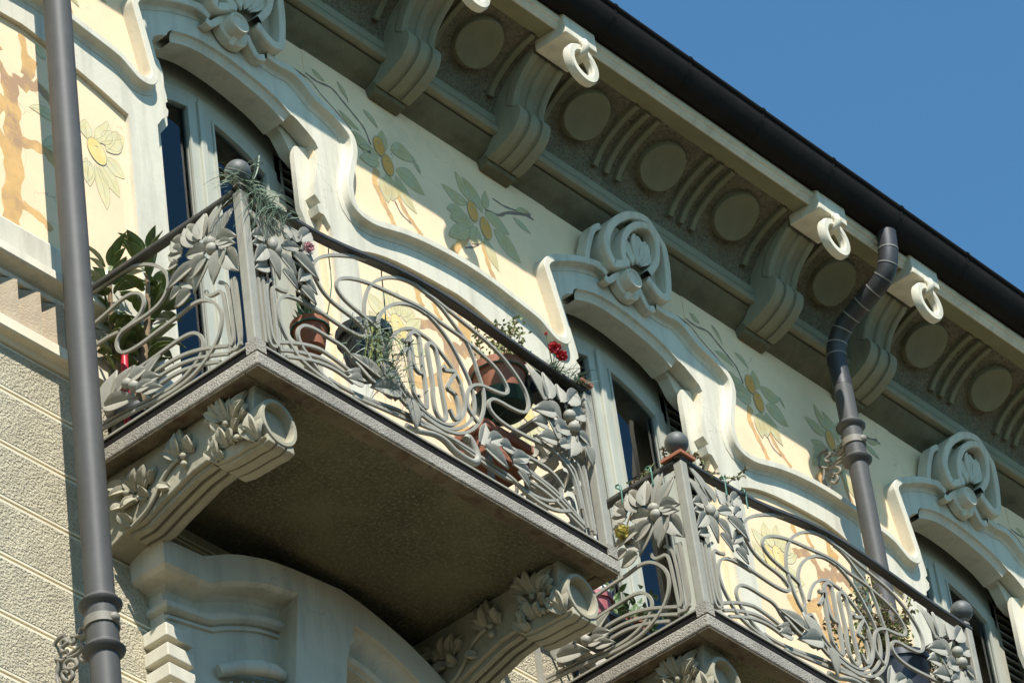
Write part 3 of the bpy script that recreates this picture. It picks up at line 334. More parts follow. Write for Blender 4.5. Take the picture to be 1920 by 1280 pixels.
CLEAF = [[(-0.406,-3.263),(-0.373,-3.142),0.071],[(-0.443,-3.245),(-0.445,-3.143),0.053],[(-0.477,-3.264),(-0.499,-3.214),0.062],[(-0.677,-3.197),(-0.597,-3.119),0.062],[(-0.668,-3.2),(-0.642,-3.113),0.062],[(-0.709,-3.224),(-0.711,-3.122),0.062],[(-0.734,-3.238),(-0.823,-3.146),0.08],[(-0.767,-3.257),(-0.832,-3.223),0.062],[(-0.792,-3.264),(-0.844,-3.27),0.053],[(-0.678,-3.269),(-0.62,-3.243),0.053],[(-0.653,-3.349),(-0.66,-3.282),0.062],[(-0.687,-3.353),(-0.694,-3.286),0.062],[(-0.63,-3.399),(-0.614,-3.295),0.062],[(-0.656,-3.398),(-0.651,-3.363),0.044],[(-0.736,-3.302),(-0.798,-3.291),0.062],[(-0.783,-3.353),(-0.854,-3.338),0.08],[(-0.863,-3.414),(-0.858,-3.301),0.08],[(-0.721,-3.357),(-0.752,-3.319),0.053],[(-0.127,-3.288),(-0.128,-3.177),0.062],[(-0.104,-3.251),(0.009,-3.203),0.071],[(-0.171,-3.304),(-0.222,-3.23),0.062],[(-0.208,-3.286),(-0.258,-3.235),0.053],[(-0.133,-3.323),(-0.06,-3.345),0.062],[(-0.062,-3.322),(-0.015,-3.343),0.053],[(-0.193,-3.356),(-0.17,-3.312),0.062],[(-0.325,-3.367),(-0.282,-3.359),0.053],[(-0.079,-3.434),(-0.055,-3.397),0.062]]
CBALL = [(-0.445,-3.276),(-0.445,-3.321),(-0.714,-3.25),(-0.088,-3.281),(-0.769,-3.36)]
CSTEM = [(-0.094,-3.466),(-0.186,-3.431),(-0.253,-3.374),(-0.294,-3.319),(-0.351,-3.28),(-0.406,-3.263)]
PX = (-1.54,4.995)
SCR = [[(0.025,-4.148),(0.064,-4.146),(0.094,-4.169),(0.103,-4.203),(0.083,-4.243),(0.04,-4.272),(-0.006,-4.261),(-0.069,-4.251),(-0.079,-4.261),(-0.05,-4.279),(0.001,-4.276),(0.039,-4.261)],[(0.05,-4.183),(0.04,-4.169),(0.021,-4.174),(0.011,-4.194),(0.029,-4.199),(0.049,-4.203),(0.042,-4.226),(0.014,-4.235)],[(-0.018,-4.176),(-0.034,-4.198),(-0.021,-4.216),(-0.0,-4.195)],[(-0.068,-4.188),(-0.076,-4.167),(-0.103,-4.177),(-0.106,-4.203),(-0.084,-4.205),(-0.051,-4.193),(-0.023,-4.188)],[(-0.079,-4.261),(-0.105,-4.293),(-0.108,-4.324),(-0.084,-4.34),(-0.063,-4.319),(-0.07,-4.304),(-0.086,-4.317)],[(0.038,-4.319),(0.03,-4.29),(-0.004,-4.288),(-0.035,-4.319),(-0.033,-4.342),(-0.005,-4.342),(0.032,-4.317)],[(-0.005,-4.342),(-0.008,-4.377),(0.016,-4.393),(0.047,-4.362),(0.05,-4.332),(0.028,-4.334),(0.018,-4.353)],[(0.067,-4.26),(0.079,-4.298),(0.089,-4.326),(0.082,-4.373)],[(0.127,-4.156),(0.113,-4.193),(0.104,-4.222)]]
COLZ = [-4.113,-4.212,-4.353]
BEND = [(-0.659,1.223),(-0.652,1.091),(-0.632,0.994),(-0.59,0.925),(-0.502,0.884),(-0.399,0.839),(-0.312,0.81),(-0.221,0.757),(-0.172,0.679),(-0.152,0.583),(-0.151,0.411),(-0.149,0.267),(-0.16,0.091)]
COLZ2 = [0.071,-0.048,-0.173]
P = 3.2; WALL = .10; SK = .16
GZ = -17.12
# ------------------------------------------------------------------ setting
def structure(o): o['kind'] = 'structure'; return o
structure(MB().add([(-400, -400, GZ), (400, -400, GZ), (400, 400, GZ), (-400, 400, GZ)], [(0, 1, 2, 3)]).build('ground', 'asphalt'))
structure(MB().box(-60, 60, -3.2, .3, GZ + .004, GZ + .13).build('pavement', 'paving'))
op = MB().box(-70, 70, -32, -20.5, GZ, -1.6)
op.prof_x([(-20.2, -1.6), (-20.2, -1.3), (-26, .6), (-32.3, -1.3)], -70, 70)
structure(op.build('sky_block_houses', 'sky_block_facade'))  # unseen row behind the camera, added to block low sky and darken undersides
# ------------------------------------------------------------------ the building
B = empty('apartment_building', (2.0, .1, GZ + .13), 'cream and grey stucco apartment building with painted fruit frescoes and curved cornice', 'building')
BK = range(-1, 4)
X0, X1 = -6.0, 14.0
cr_x = [(k * P + .66, (k + 1) * P - .54) for k in range(-2, 5)]
# plain plaster skin behind the frescoes
for k in range(-2, 4):
    MB().box(k * P + .66, (k + 1) * P - .55, WALL, SK, -2.6, .64).build('plaster_field', 'cream_plaster', B)
for k in BK:
    MB().box(k * P - .62, k * P + .74, WALL + .003, SK + .01, .27, .64).build('plaster_field', 'cream_plaster', B)
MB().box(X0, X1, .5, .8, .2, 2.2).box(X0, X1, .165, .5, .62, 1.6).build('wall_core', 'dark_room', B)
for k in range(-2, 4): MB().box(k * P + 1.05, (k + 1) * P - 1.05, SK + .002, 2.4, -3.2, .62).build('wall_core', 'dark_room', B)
# rusticated stucco courses below the sill band
gz = [-2.60] + [-2.87 - .3155 * i for i in range(0, 10)]
def course(a, b, zb, zt):
    c = MB().box(a, b, WALL - .014, SK - .01, zb, zt).build('stucco_course', 'rough_stucco', B)
    MB().box(a, b, WALL - .012, SK - .012, zt + .0005, zt + .015).box(a, b, WALL - .012, SK - .012, zb - .015, zb - .0005).build('course_margin', 'joint_render', c)
for i in range(len(gz) - 1):
    zt, zb = gz[i] - .022, gz[i + 1] + .022
    for a, b in (cr_x if zb > -3.06 else [(X0, X1)]): course(a, b, zb, zt)
for a, b in cr_x: MB().box(a + .005, b - .005, WALL + .008, SK + .03, -3.03, -2.5).build('joint_bed', 'joint_render', B)
MB().box(X0, X1, WALL + .008, SK + .03, -5.8, -3.03).build('joint_bed', 'joint_render', B)
MB().box(X0, X1, WALL - .01, .6, GZ + .1, -5.72).build('wall', 'rough_stucco', B)
# ------------------------------------------------------------------ window surround (one per bay), its moulding, the lower painted panel
def surround_outline():
    arc = ARCH; cr = [p for p in arc if p[0] < .05]; cl = [p for p in arc if p[0] > -.01]
    o = [(.70, -3.04)] + OPR[::-1] + [p for p in arc[::-1] if p[0] > .08] + [(.06, .152), (.06, .36)] + MOULD + [(P + .06, .36), (P + .06, .152)]
    o += [(p[0] + P, p[1]) for p in arc[::-1] if p[0] < .05] + [(p[0] + P, p[1]) for p in OPL[::-1]] + [(P - .58, -3.04), (2.415, -3.04)]
    pan = [p for p in PANEL if p[0] < 1.8] + PANELR[1:]
    pan = smooth(pan, 3)
    o += [tuple(p) for p in pan[::-1]] + [(.888, -3.04)]
    return o
SO = surround_outline()
MP = smooth([(.27, .315)] + MOULD, 3)
first = None
for k in BK[:-1]:
    s = MB().xz(SO, .073, SK + .005)
    o = s.build('window_surround', 'grey_render', B, bevel=.004)
    mo = MB().ribbon(MP, [(0, WALL + .02), (0, .025), (.005, .019), (.042, .019), (.046, .023), (.049, .040), (.056, .058), (.066, .066), (.078, .069), (.080, .08)], XZ(0)).build('surround_moulding', 'grey_render', o, smooth=28)
    ap = smooth(ARCH, 4)
    ho = MB()
    ho.ribbon(ap, [(-.002, .068), (.004, .068), (.010, .084), (.03, .10), (.05, .105), (.052, .115), (.052, .245)], XZ(0))
    ho.xz([(.545, -.16), (.56, -.09), (.64, -.06), (.78, -.06), (.78, -3.04), (.585, -3.04), (.585, -.60), (.545, -.51)], .14, .17)
    ho.xz([(-.425, -.16), (-.45, -.09), (-.52, -.06), (-.66, -.06), (-.66, -3.04), (-.485, -3.04), (-.485, -.60), (-.425, -.51)], .14, .17)
    ho.xz([(-.66, -.22), (-.48, -.08), (-.43, .02), (-.29, .085), (-.16, .11), (.04, .105), (.24, .07), (.37, .035), (.49, -.01), (.55, -.10), (.62, -.14), (.74, -.14), (.74, .54), (-.66, .54)], .171, .245)
    ho.build('reveal', 'grey_render', o, smooth=30)
    o.location.x = k * P
# lower sill band: bead, cavetto, saw-tooth stones and ledge between the window strips
prof = [(SK, -1.84), (.075, -1.845), (.06, -1.87), (.06, -2.06), (.03, -2.07), (-.015, -2.10), (-.022, -2.155), (-.012, -2.163), (.02, -2.166), (.05, -2.176), (.064, -2.19), (.05, -2.197), (.043, -2.212), (.05, -2.228), (.075, -2.232), (.082, -2.25), (.12, -2.255)]
ledge = [(.12, -2.49), (.07, -2.495), (.02, -2.503), (.018, -2.565), (.025, -2.572), (.06, -2.578), (.075, -2.60), (.12, -2.605)]
tooth = MB(); w = .1475
tooth.xy([(0, .10), (0, .155), (w - .002, .155), (w - .002, .025)], -2.50, -2.24)
for k in range(-2, 4):
    a, b = k * P + .888, k * P + 2.415
    bd = MB().prof_x(prof, a + .001, b - .001).build('sill_band', 'grey_render', B, smooth=30)
    MB().prof_x(ledge, a + .001, b - .001).build('sill_ledge', 'joint_render', B, smooth=30)
    MB().box(a, b, .152, SK, -2.56, -2.2).build('tooth_bed', 'tooth_stone', B)
    if k in (-1, 0, 1, 2):
        n_ = int((b - a) / w)
        for i in range(n_):
            if k == -1 and i == 0 or first is None:
                first = tooth.build('sawtooth_stone', 'tooth_stone', B); first.location.x = a + (b - a - n_ * w) / 2 + i * w
            else:
                c = first.copy(); COL.objects.link(c); c.location.x = a + (b - a - n_ * w) / 2 + i * w
# ------------------------------------------------------------------ windows
def arch_z(x, top=.21, drop=.26): return top - drop * ((x - .02) / .66) ** 2
def make_window(k):
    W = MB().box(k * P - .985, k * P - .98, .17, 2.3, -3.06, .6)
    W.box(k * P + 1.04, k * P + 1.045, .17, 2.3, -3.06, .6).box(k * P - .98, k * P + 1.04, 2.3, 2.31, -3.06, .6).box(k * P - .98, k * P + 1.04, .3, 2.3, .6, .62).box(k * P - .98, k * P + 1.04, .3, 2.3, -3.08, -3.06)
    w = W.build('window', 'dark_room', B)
    x0, x1, c = k * P - .60, k * P + .64, k * P + .02
    az = lambda x, t=.21: arch_z(x - k * P, t)
    def strip(a, b, t0, t1, y0, y1, n=8):
        xs = [a + (b - a) * i / n for i in range(n + 1)]
        return MB().xz([(x, az(x, t0)) for x in xs] + [(x, az(x, t1)) for x in xs[::-1]], y0, y1)
    f = strip(x0, x1, .02, .30, .32, .38, 16); f.xz([(x0 - .02, -3.04), (x0 + .05, -3.04), (x0 + .05, az(x0 + .05, .2)), (x0 - .02, az(x0, .2))], .32, .38); f.xz([(x1 + .02, -3.04), (x1 - .05, -3.04), (x1 - .05, az(x1 - .05, .2)), (x1 + .02, az(x1, .2))], .32, .38)
    f.build('frame', 'window_paint', w, bevel=.006)
    for a, b in ((x0 + .05, c - .003), (c + .003, x1 - .05)):
        L = MB(); sw = .085
        for q0, q1 in ((a, a + sw), (b - sw, b)): L.xz([(q0, -3.0), (q1, -3.0), (q1, az(q1, .04)), (q0, az(q0, .04))], .305, .355)
        L.xz([(a, -3.0), (b, -3.0), (b, -2.62), (a, -2.62)], .306, .354)
        n = 6; xs = [a + (b - a) * i / n for i in range(n + 1)]
        L.xz([(x, az(x, -.07)) for x in xs] + [(x, az(x, .04)) for x in xs[::-1]], .306, .354)
        lf = L.build('casement', 'window_paint', w, bevel=.008)
        g0, g1 = a + sw - .004, b - sw + .004
        MB().xz([(g0, -2.63), (g1, -2.63)] + [(x, az(x, -.06)) for x in [g1 + (g0 - g1) * i / 6 for i in range(7)]], .332, .336).build('pane', 'window_glass', w)
        bead = MB()
        for q in (g0 - .001, g1 - .013): bead.xz([(q, -2.62), (q + .014, -2.62), (q + .014, az(q, -.07)), (q, az(q, -.07))], .296, .31)
        bead.build('glazing_bead', 'window_paint', w)
    MB().xz([(c - .022, -3.0), (c + .022, -3.0), (c + .022, .0), (c - .022, .0)], .288, .31).build('meeting_stile', 'window_paint', w, bevel=.006)
    # net curtain
    cu = MB(); pts = []
    for (a, b) in ((c + .12, c + .36), (c - .62, c - .42)):
        n = 40; xs = [a + (b - a) * i / n for i in range(n + 1)]
        ys = [.42 + .018 * math.sin(i * 1.3) + .008 * math.sin(i * 2.9) for i in range(n + 1)]
        o = len(cu.v); cu.add([(x, y, -3.0) for x, y in zip(xs, ys)] + [(x + .03 * math.sin(j), y, -.1) for j, (x, y) in enumerate(zip(xs, ys))], [(i, i + 1, n + 2 + i, n + 1 + i) for i in range(n)])
    cu.build('curtain', 'curtain', w, smooth=180)
    sr = MB(); n = 90; xs = [x0 - .1 + (x1 - x0 + .2) * i / n for i in range(n + 1)]; ys = [.56 + .012 * math.sin(i * .9) + .006 * math.sin(i * 2.3) for i in range(n + 1)]
    sr.add([(x, y, -3.0) for x, y in zip(xs, ys)] + [(x, y, .3) for x, y in zip(xs, ys)], [(i, i + 1, n + 2 + i, n + 1 + i) for i in range(n)])
    sr.build('sheer_curtain', 'sheer', w, smooth=180)
    sh = MB().box(x1 + .022, x1 + .04, .34, .38, -3.0, .1).box(x1 + .26, x1 + .29, .34, .38, -3.0, .1).build('shutter', 'shutter_paint', w)
    MB().box(x1 + .022, x1 + .29, .40, .41, -3.0, .1).build('shutter_back', 'dark_room', w)
    z = -2.9
    sl = MB().add([(x1 + .03, .335, 0), (x1 + .27, .335, 0), (x1 + .27, .385, .034), (x1 + .03, .385, .034), (x1 + .03, .335, -.014), (x1 + .27, .335, -.014), (x1 + .27, .385, .02), (x1 + .03, .385, .02)], [(0, 1, 2, 3), (7, 6, 5, 4), (0, 4, 5, 1), (1, 5, 6, 2), (2, 6, 7, 3), (3, 7, 4, 0)])
    s0 = None
    while z < .05:
        if s0 is None: s0 = sl.build('slat', 'shutter_paint', w); s0.location.z = z
        else:
            q = s0.copy(); COL.objects.link(q); q.location.z = z
        z += .062
for k in range(-1, 4): make_window(k)
# ------------------------------------------------------------------ cornice
fr_soffit = [(WALL + .02, .60), (WALL, .613), (.085, .628), (.05, .645), (.01, .668), (-.02, .70), (-.03, .708)]
frieze = [(-.03, .708), (-.008, .712), (-.008, .722), (-.033, .724), (-.052, .718), (-.072, .724), (-.083, .742), (-.08, .762), (-.07, .775), (-.055, .778), (-.02, .780), (-.02, .790), (-.062, .791)]
band = [(-.062, .791), (-.066, .80), (-.066, .846), (-.055, .852)]
A_, B_ = .567, .35
cv = lambda t: (-.058 - A_ + A_ * math.cos(t), .832 + B_ * math.sin(t))
cove = [(-.058, .83)] + [cv(math.radians(a)) for a in range(0, 80, 4)]
soff = [(-.445, 1.20), (-.452, 1.160), (-.456, 1.158), (-.555, 1.152), (-.558, 1.160)]
bead = [(-.556, 1.150), (-.566, 1.146), (-.574, 1.158), (-.582, 1.163), (-.586, 1.178), (-.60, 1.185), (-.608, 1.205), (-.604, 1.225), (-.592, 1.235), (-.592, 1.25)]
gut = [(-.58, 1.26), (-.60, 1.232), (-.63, 1.215), (-.665, 1.215), (-.70, 1.235), (-.725, 1.27), (-.748, 1.31), (-.757, 1.345), (-.756, 1.36), (-.765, 1.362), (-.773, 1.370), (-.773, 1.384), (-.762, 1.39), (-.748, 1.385), (-.74, 1.37), (-.72, 1.36), (-.58, 1.36)]
def corn(name, pr, m, **kw): return MB().prof_x(pr, X0, X1, 20).build(name, m, B, **kw)
corn('frieze', frieze, 'cornice_render', smooth=35); corn('frieze_soffit', fr_soffit, 'frieze_shade_render', smooth=35)
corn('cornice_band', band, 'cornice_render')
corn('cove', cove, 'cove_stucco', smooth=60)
corn('soffit', soff, 'soffit_shade_render')
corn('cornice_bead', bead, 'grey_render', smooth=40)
gt = corn('gutter', gut, 'gutter_metal', smooth=50)
gt0 = None
for i in range(30):
    x = X0 + .4 + i * .665
    if gt0 is None:
        j = MB().ribbon([(x, 0), (x + .022, 0)], [(0, 0), (0, 0)], XZ(0)); j = MB()
        vs = []
        for q in (0, .02):
            vs += [(q, (y + .62) * 1.03 - .62, (z - 1.3) * 1.03 + 1.3) for y, z in gut[1:14]]
        k_ = 13; j.add(vs, [(i_, i_ + 1, k_ + i_ + 1, k_ + i_) for i_ in range(k_ - 1)])
        gt0 = j.build('gutter_joint', 'gutter_metal', gt); gt0.location.x = x
    else:
        c = gt0.copy(); COL.objects.link(c); c.location.x = x
corn('roof', [(-.72, 1.37), (-.5, 1.45), (3.0, 2.6), (6.5, 1.4)], 'roof_slate')
# discs and ribs set in the cove
def on_cove(t, out):
    y, z = cv(t); ny, nz = -math.cos(t) / A_, -math.sin(t) / B_; L = math.hypot(ny, nz)
    return (y + ny / L * out, z + nz / L * out)
disc = MB(); N = 28; rad = .154
ts = math.radians(47)
def cove_pt(u, v, out):
    ds = math.hypot(A_ * math.sin(ts), B_ * math.cos(ts)); t = ts + v / (A_ * .5 + B_ * .5) * 1.0
    y, z = on_cove(t, out); return (u, y, z)
vs = []
for r, h in ((1.0, -.02), (1.0, .038), (.97, .043), (.5, .043)):
    vs += [cove_pt(rad * r * math.cos(2 * math.pi * j / N), rad * r * math.sin(2 * math.pi * j / N), h) for j in range(N)]
vs.append(cove_pt(0, 0, .043))
disc.add(vs, [(i * N + j, i * N + (j + 1) % N, (i + 1) * N + (j + 1) % N, (i + 1) * N + j) for i in range(3) for j in range(N)] + [(3 * N + j, 3 * N + (j + 1) % N, 4 * N) for j in range(N)])
bar = MB(); vs = []; T = [math.radians(18 + 54 * i / 8) for i in range(9)]
for t in T:
    for u, h in ((-.0185, -.01), (-.0185, .024), (-.015, .028), (.015, .028), (.0185, .024), (.0185, -.01)):
        y, z = on_cove(t, h); vs.append((u, y, z))
bar.add(vs, [(i * 6 + j, i * 6 + j + 1, i * 6 + j + 7, i * 6 + j + 6) for i in range(8) for j in range(5)] + [(0, 1, 2, 3, 4, 5), tuple(48 + j for j in range(6))])
d0 = b0 = None
for k in range(-2, 4):
    for x in (1.752, 2.668, 3.343, 4.018):
        if d0 is None: d0 = o = disc.build('cornice_disc', 'disc_shade_render', B, smooth=40)
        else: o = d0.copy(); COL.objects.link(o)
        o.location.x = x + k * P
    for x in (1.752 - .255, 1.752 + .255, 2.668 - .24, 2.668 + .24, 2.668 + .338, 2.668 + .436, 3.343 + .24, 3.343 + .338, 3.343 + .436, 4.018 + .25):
        if b0 is None: b0 = o = bar.build('cornice_rib', 'disc_shade_render', B, smooth=30)
        else: o = b0.copy(); COL.objects.link(o)
        o.location.x = x + k * P
# consoles
HW = .135
def console():
    up = [(-.40, 1.095), (-.36, 1.06), (-.31, 1.02), (-.265, .97), (-.235, .92), (-.215, .87), (-.205, .825)]
    low = [(-.225, .835), (-.243, .80), (-.24, .76), (-.222, .72), (-.185, .68), (-.13, .645), (-.07, .618), (-.01, .60), (.02, .597)]
    low = smooth(low, 2); up = smooth(up, 2)
    back = [(.09, .62), (.09, 1.2), (-.40, 1.2)]
    body = MB().yz([(y + .016, z + .004) for y, z in up] + [(y + .014, z + .009) for y, z in low] + back, -HW + .012, HW - .012)
    c = body.build('console', 'cornice_render', B, bevel=.008)
    for a, b in ((-HW, -.062), (-.036, .036), (.062, HW)):
        MB().yz(low + [(.03, .64), (-.02, .70), (-.10, .80)], a + .004, b - .004).build('console_lobe', 'cornice_render', c, bevel=.014, smooth=35)
    for a, b in ((-HW, -.075), (-.03, .03), (.075, HW)):
        MB().yz(up + [(y + .06, z + .04) for y, z in up[::-1]], a + .006, b - .006).build('console_rib', 'cornice_render', c, bevel=.012, smooth=35)
    MB().add([(-HW + .0, .02, .628), (HW, .02, .628), (HW, .098, .628), (-HW, .098, .628), (-HW + .02, .035, .575), (HW - .02, .035, .575), (HW - .02, .098, .56), (-HW + .02, .098, .56)], [(0, 1, 2, 3), (7, 6, 5, 4), (0, 4, 5, 1), (1, 5, 6, 2), (2, 6, 7, 3), (3, 7, 4, 0)]).build('console_foot', 'frieze_shade_render', c, bevel=.008)
    MB().box(-HW, HW, -.632, -.41, 1.088, 1.30).build('console_block', 'grey_render', c, bevel=.006)
    rg = MB(); n = 36; R0_, R1_ = .128, .078; vs = []
    zc = .935
    for j in range(n):
        a = 2 * math.pi * j / n
        for r, y in ((R0_, -.585), (R0_ + .002, -.615), (R0_ - .008, -.632), (R1_ + .008, -.632), (R1_, -.622), (R1_, -.585)):
            vs.append((r * math.cos(a) - .005, y, zc + r * 1.02 * math.sin(a)))
    rg.add(vs, [(j * 6 + i, j * 6 + (i + 1) % 6, ((j + 1) % n) * 6 + (i + 1) % 6, ((j + 1) % n) * 6 + i) for j in range(n) for i in range(6)])
    rg.build('console_ring', 'grey_render', c, smooth=35)
    MB().tube([(0, -.615, 1.095), (0, -.645, 1.075), (0, -.652, 1.045), (0, -.638, 1.012), (0, -.605, 1.005), (0, -.585, 1.03), (0, -.59, 1.06), (0, -.605, 1.088)], [.02, .024, .024, .022, .02, .02, .02, .02], 8).build('ring_hook', 'grey_render', c, smooth=60)
    return c
c0 = console(); firstc = True
for k in range(-2, 4):
    for x in (1.287, 2.2):
        if firstc: c0.location.x = x + k * P; firstc = False; continue
        c = c0.copy(); COL.objects.link(c); c.location.x = x + k * P
        for ch in c0.children:
            d = ch.copy(); COL.objects.link(d); d.parent = c
# keystone rosettes
RY = lambda z: .015 - .135 * z
def RXZ(u, v, d): return (u, RY(v) + d, v)
def rosette():
    r = MB().poly(RO, lambda x, z: (x, RY(z) + .075, z), lambda x, z: (x, .115, z)).build('keystone_rosette', 'grey_render', B)
    rim = smooth(RO, 3)
    MB().ribbon(rim, [(.0, .11), (.0, .004), (.006, -.004), (.045, -.004), (.05, .002), (.052, .11)], RXZ).build('outer_rim', 'grey_render', r, smooth=24)
    inn = smooth(RI, 3)
    MB().ribbon(inn, [(-.026, .11), (-.026, -.002), (-.02, -.008), (.012, -.008), (.017, -.002), (.02, .11)], RXZ).build('inner_ring', 'grey_render', r, smooth=24)
    MB().ribbon(smooth(RF, 3), [(-.012, .12), (-.012, .05), (-.006, .045), (.022, .045), (.028, .05), (.028, .12)], RXZ).build('side_fillet', 'grey_render', r, smooth=35)
    for (q, wd) in RP:
        MB().petal(RXZ(q[1][0], q[1][1], .035), RXZ(q[0][0], q[0][1], .012), wd * 1.0, (0, -1, -.13), .03, .16, .012).build('petal', 'grey_render', r, smooth=60)
    hx, hz = RH[0]; hy = RY(hz)
    MB().lathe([(.0, .022), (.042, .022), (.048, .026), (.053, .034), (.058, .036), (.064, .031), (.066, .02), (.065, -.03), (.064, -.08)], (hx, hy, hz), 'y', 28).build('hub', 'grey_render', r, smooth=40)
    for T_ in (RTL, RTR):
        MB().ribbon(smooth(T_[:-1], 4), [(-.018, .09), (-.02, .034), (-.017, .03), (.017, .03), (.02, .034), (.018, .09)], RXZ).build('scroll_tail', 'grey_render', r, smooth=20)
    MB().lathe([(.0, -.03), (.10, -.03), (.112, -.04), (.115, -.09)], (hx + .02, hy, hz + .02), 'y', 24).build('hub_collar', 'grey_render', r, smooth=40)
    MB().tube([(hx + .01, hy + .03, hz - .06), (hx - .005, hy + .05, hz - .105)], [.022, .016], 10).build('drop', 'grey_render', r, smooth=60)
    return r
r0 = rosette(); r0.location.x = -P
for k in range(0, 4):
    c = r0.copy(); COL.objects.link(c); c.location.x = k * P
    for ch in r0.children: d = ch.copy(); COL.objects.link(d); d.parent = c
# ------------------------------------------------------------------ arched hood over the storey below
def hood(k):
    top = HOOD + [(1.08, -3.51), (1.26, -3.64), (1.42, -3.80), (1.55, -4.0), (1.62, -4.4), (1.62, -5.2)]
    inner = [(1.34, -5.2), (1.30, -4.3), (1.16, -3.92), (.97, -3.69)] + HOODIN[::-1] + [(.262, -3.43), (.262, -3.47), (.235, -3.50), (.225, -3.54), (.20, -3.60), (.13, -4.0), (.02, -5.2)]
    low = [(-.30, -5.2), (-.19, -3.9), (-.113, -3.37)] + HOODL[::-1][1:]
    pl = MB().xz(top + inner + low, YH, .088)
    h = pl.build('window_hood', 'grey_render', B, bevel=.006)
    pr = [(0, -.127), (.014, -.108), (.018, -.10), (.02, -.07), (.03, -.035), (.05, -.012), (.085, .0), (.10, .002), (.104, -.012), (.112, -.034), (.13, -.044), (.15, -.04), (.163, -.022), (.166, -.004), (.176, -.004), (.178, -.014), (.194, -.014), (.197, .004), (.24, .012)]
    path = HOODL[1:]; path = smooth(path, 3); g = []
    for (o_, d) in pr:
        s_ = d + .127
        row = [(-1.018 + s_, .1, -3.597 - o_), (-1.018 + s_, d, -3.597 - o_)]
        for i, p in enumerate(path):
            a = Vector(path[max(0, i - 1)]); b = Vector(path[min(len(path) - 1, i + 1)]); t = (b - a).normalized(); nn = Vector((t.y, -t.x))
            row.append((p[0] + nn.x * o_ * (.35 if i == 0 else 1), d, p[1] + nn.y * o_))
        g.append(row)
    m = len(g[0]); vs = [v for r in g for v in r]
    MB().add(vs, [(i * m + j, i * m + j + 1, (i + 1) * m + j + 1, (i + 1) * m + j) for i in range(len(g) - 1) for j in range(m - 1)]).build('hood_moulding', 'grey_render', h, smooth=24)
    MB().xz([(-.91, -3.55), (-.11, -3.42), (-.12, -5.2), (-.91, -5.2)], -.0, .087).build('pilaster', 'grey_render', h)
    for i in range(8):
        z = -3.865 - i * .108
        MB().box(-.97, -.80, -.06, .088, z - .072, z).build('corner_block', 'grey_render', h, bevel=.006)
    MB().ribbon(smooth(HOODIN + [(.97, -3.69), (1.16, -3.92), (1.30, -4.3)], 3), [(0, -.127), (.004, -.10), (.03, -.07), (.07, -.045), (.11, -.035), (.118, -.055), (.14, -.07), (.165, -.06), (.172, -.04), (.185, -.04), (.19, -.02), (.2, .04)], XZ(0)).build('hood_moulding', 'grey_render', h, smooth=24)
    MB().box(.0, 1.5, .03, .086, -5.2, -3.4).build('tympanum', 'grey_render', h)
    # capital: roll and carved leaves
    c0_ = Vector((-.575, -3.905)); c1_ = Vector((-.20, -3.80))
    MB().tube([(-.60, -.02, -3.955), (-.52, -.06, -3.925), (-.40, -.085, -3.885), (-.28, -.075, -3.85), (-.2, -.05, -3.83)], [.03, .035, .038, .036, .03], 10).build('capital_roll', 'grey_render', h, smooth=60)
    for i in range(6):
        x = -.60 + i * .075; z = -4.03 + i * .03
        MB().petal((x, -.05, z - .2), (x + .02, -.075, z), .085, (0, -1, 0), .2, .3, .02).build('capital_leaf', 'grey_render', h, smooth=60)
    h.location.x = k * P
    return h
for k in (0, 1): hood(k)
# ------------------------------------------------------------------ frescoes (flat paint on the plaster)
fz = [0]
def fleaf(par, b, t, w, m, name='painted_leaf'):
    jt = Vector((random.gauss(0, .006), random.gauss(0, .006))); b = Vector(b) + jt; t = Vector(t) + jt + Vector((random.gauss(0, .009), random.gauss(0, .009))); w *= random.uniform(.9, 1.12); L = (t - b); n = 10; d = L.normalized(); s_ = Vector((-d.y, d.x)); bend = random.uniform(-.12, .12) * L.length
    fz[0] = (fz[0] + 1) % 12; y = WALL - .0012 - .00015 * fz[0]
    def outline(k, ext=0):
        l = []; r = []
        for i in range(n + 1):
            u = i / n; hw = w * .5 * (math.sin(math.pi * u ** .85) ** .9) * k + .0; wob = math.sin(u * 7 + b.x * 9) * w * .05
            c = b + L * u + s_ * (bend * 4 * u * (1 - u))
            l.append(c + s_ * (hw + wob * u)); r.append(c - s_ * (hw - wob * u))
        return l + r[::-1][1:-1]
    pts = [tuple(p) for p in outline(1)]
    o = MB().add([(p[0], y, p[1]) for p in pts], [tuple(t_) for t_ in tessellate_polygon([[Vector((p[0], p[1], 0)) for p in pts]])]).build(name, m, par)
    lw = .0020
    lines = [pts + [pts[0]], [tuple(b + L * u + s_ * (bend * 4 * u * (1 - u))) for u in [.05 + .85 * i / 6 for i in range(7)]]]
    for q in lines: LN.ribbon(q, [(-lw * .5, y - .0003), (lw * .5, y - .0003)], XZ(0))
def fruit(par, c, rx, rz, ang, m):
    fz[0] = (fz[0] + 1) % 12; y = WALL - .0035 - .0001 * fz[0]; n = 20; vs = []
    ca, sa = math.cos(ang), math.sin(ang)
    for j in range(n):
        a = 2 * math.pi * j / n; u, v = rx * math.cos(a), rz * math.sin(a)
        vs.append((c[0] + u * ca - v * sa, y, c[1] + u * sa + v * ca))
    o = MB().add(vs, [tuple(range(n))]).build('painted_fruit', m, par)
    pts = [(v[0], v[2]) for v in vs]
    LN.ribbon(pts + [pts[0]], [(-.002, y - .0003), (.002, y - .0003)], XZ(0)).ribbon([(c[0] - .012, c[1] + rz * .35), (c[0] + .012, c[1] + rz * .42)], [(-.003, y - .0003), (.003, y - .0003)], XZ(0))
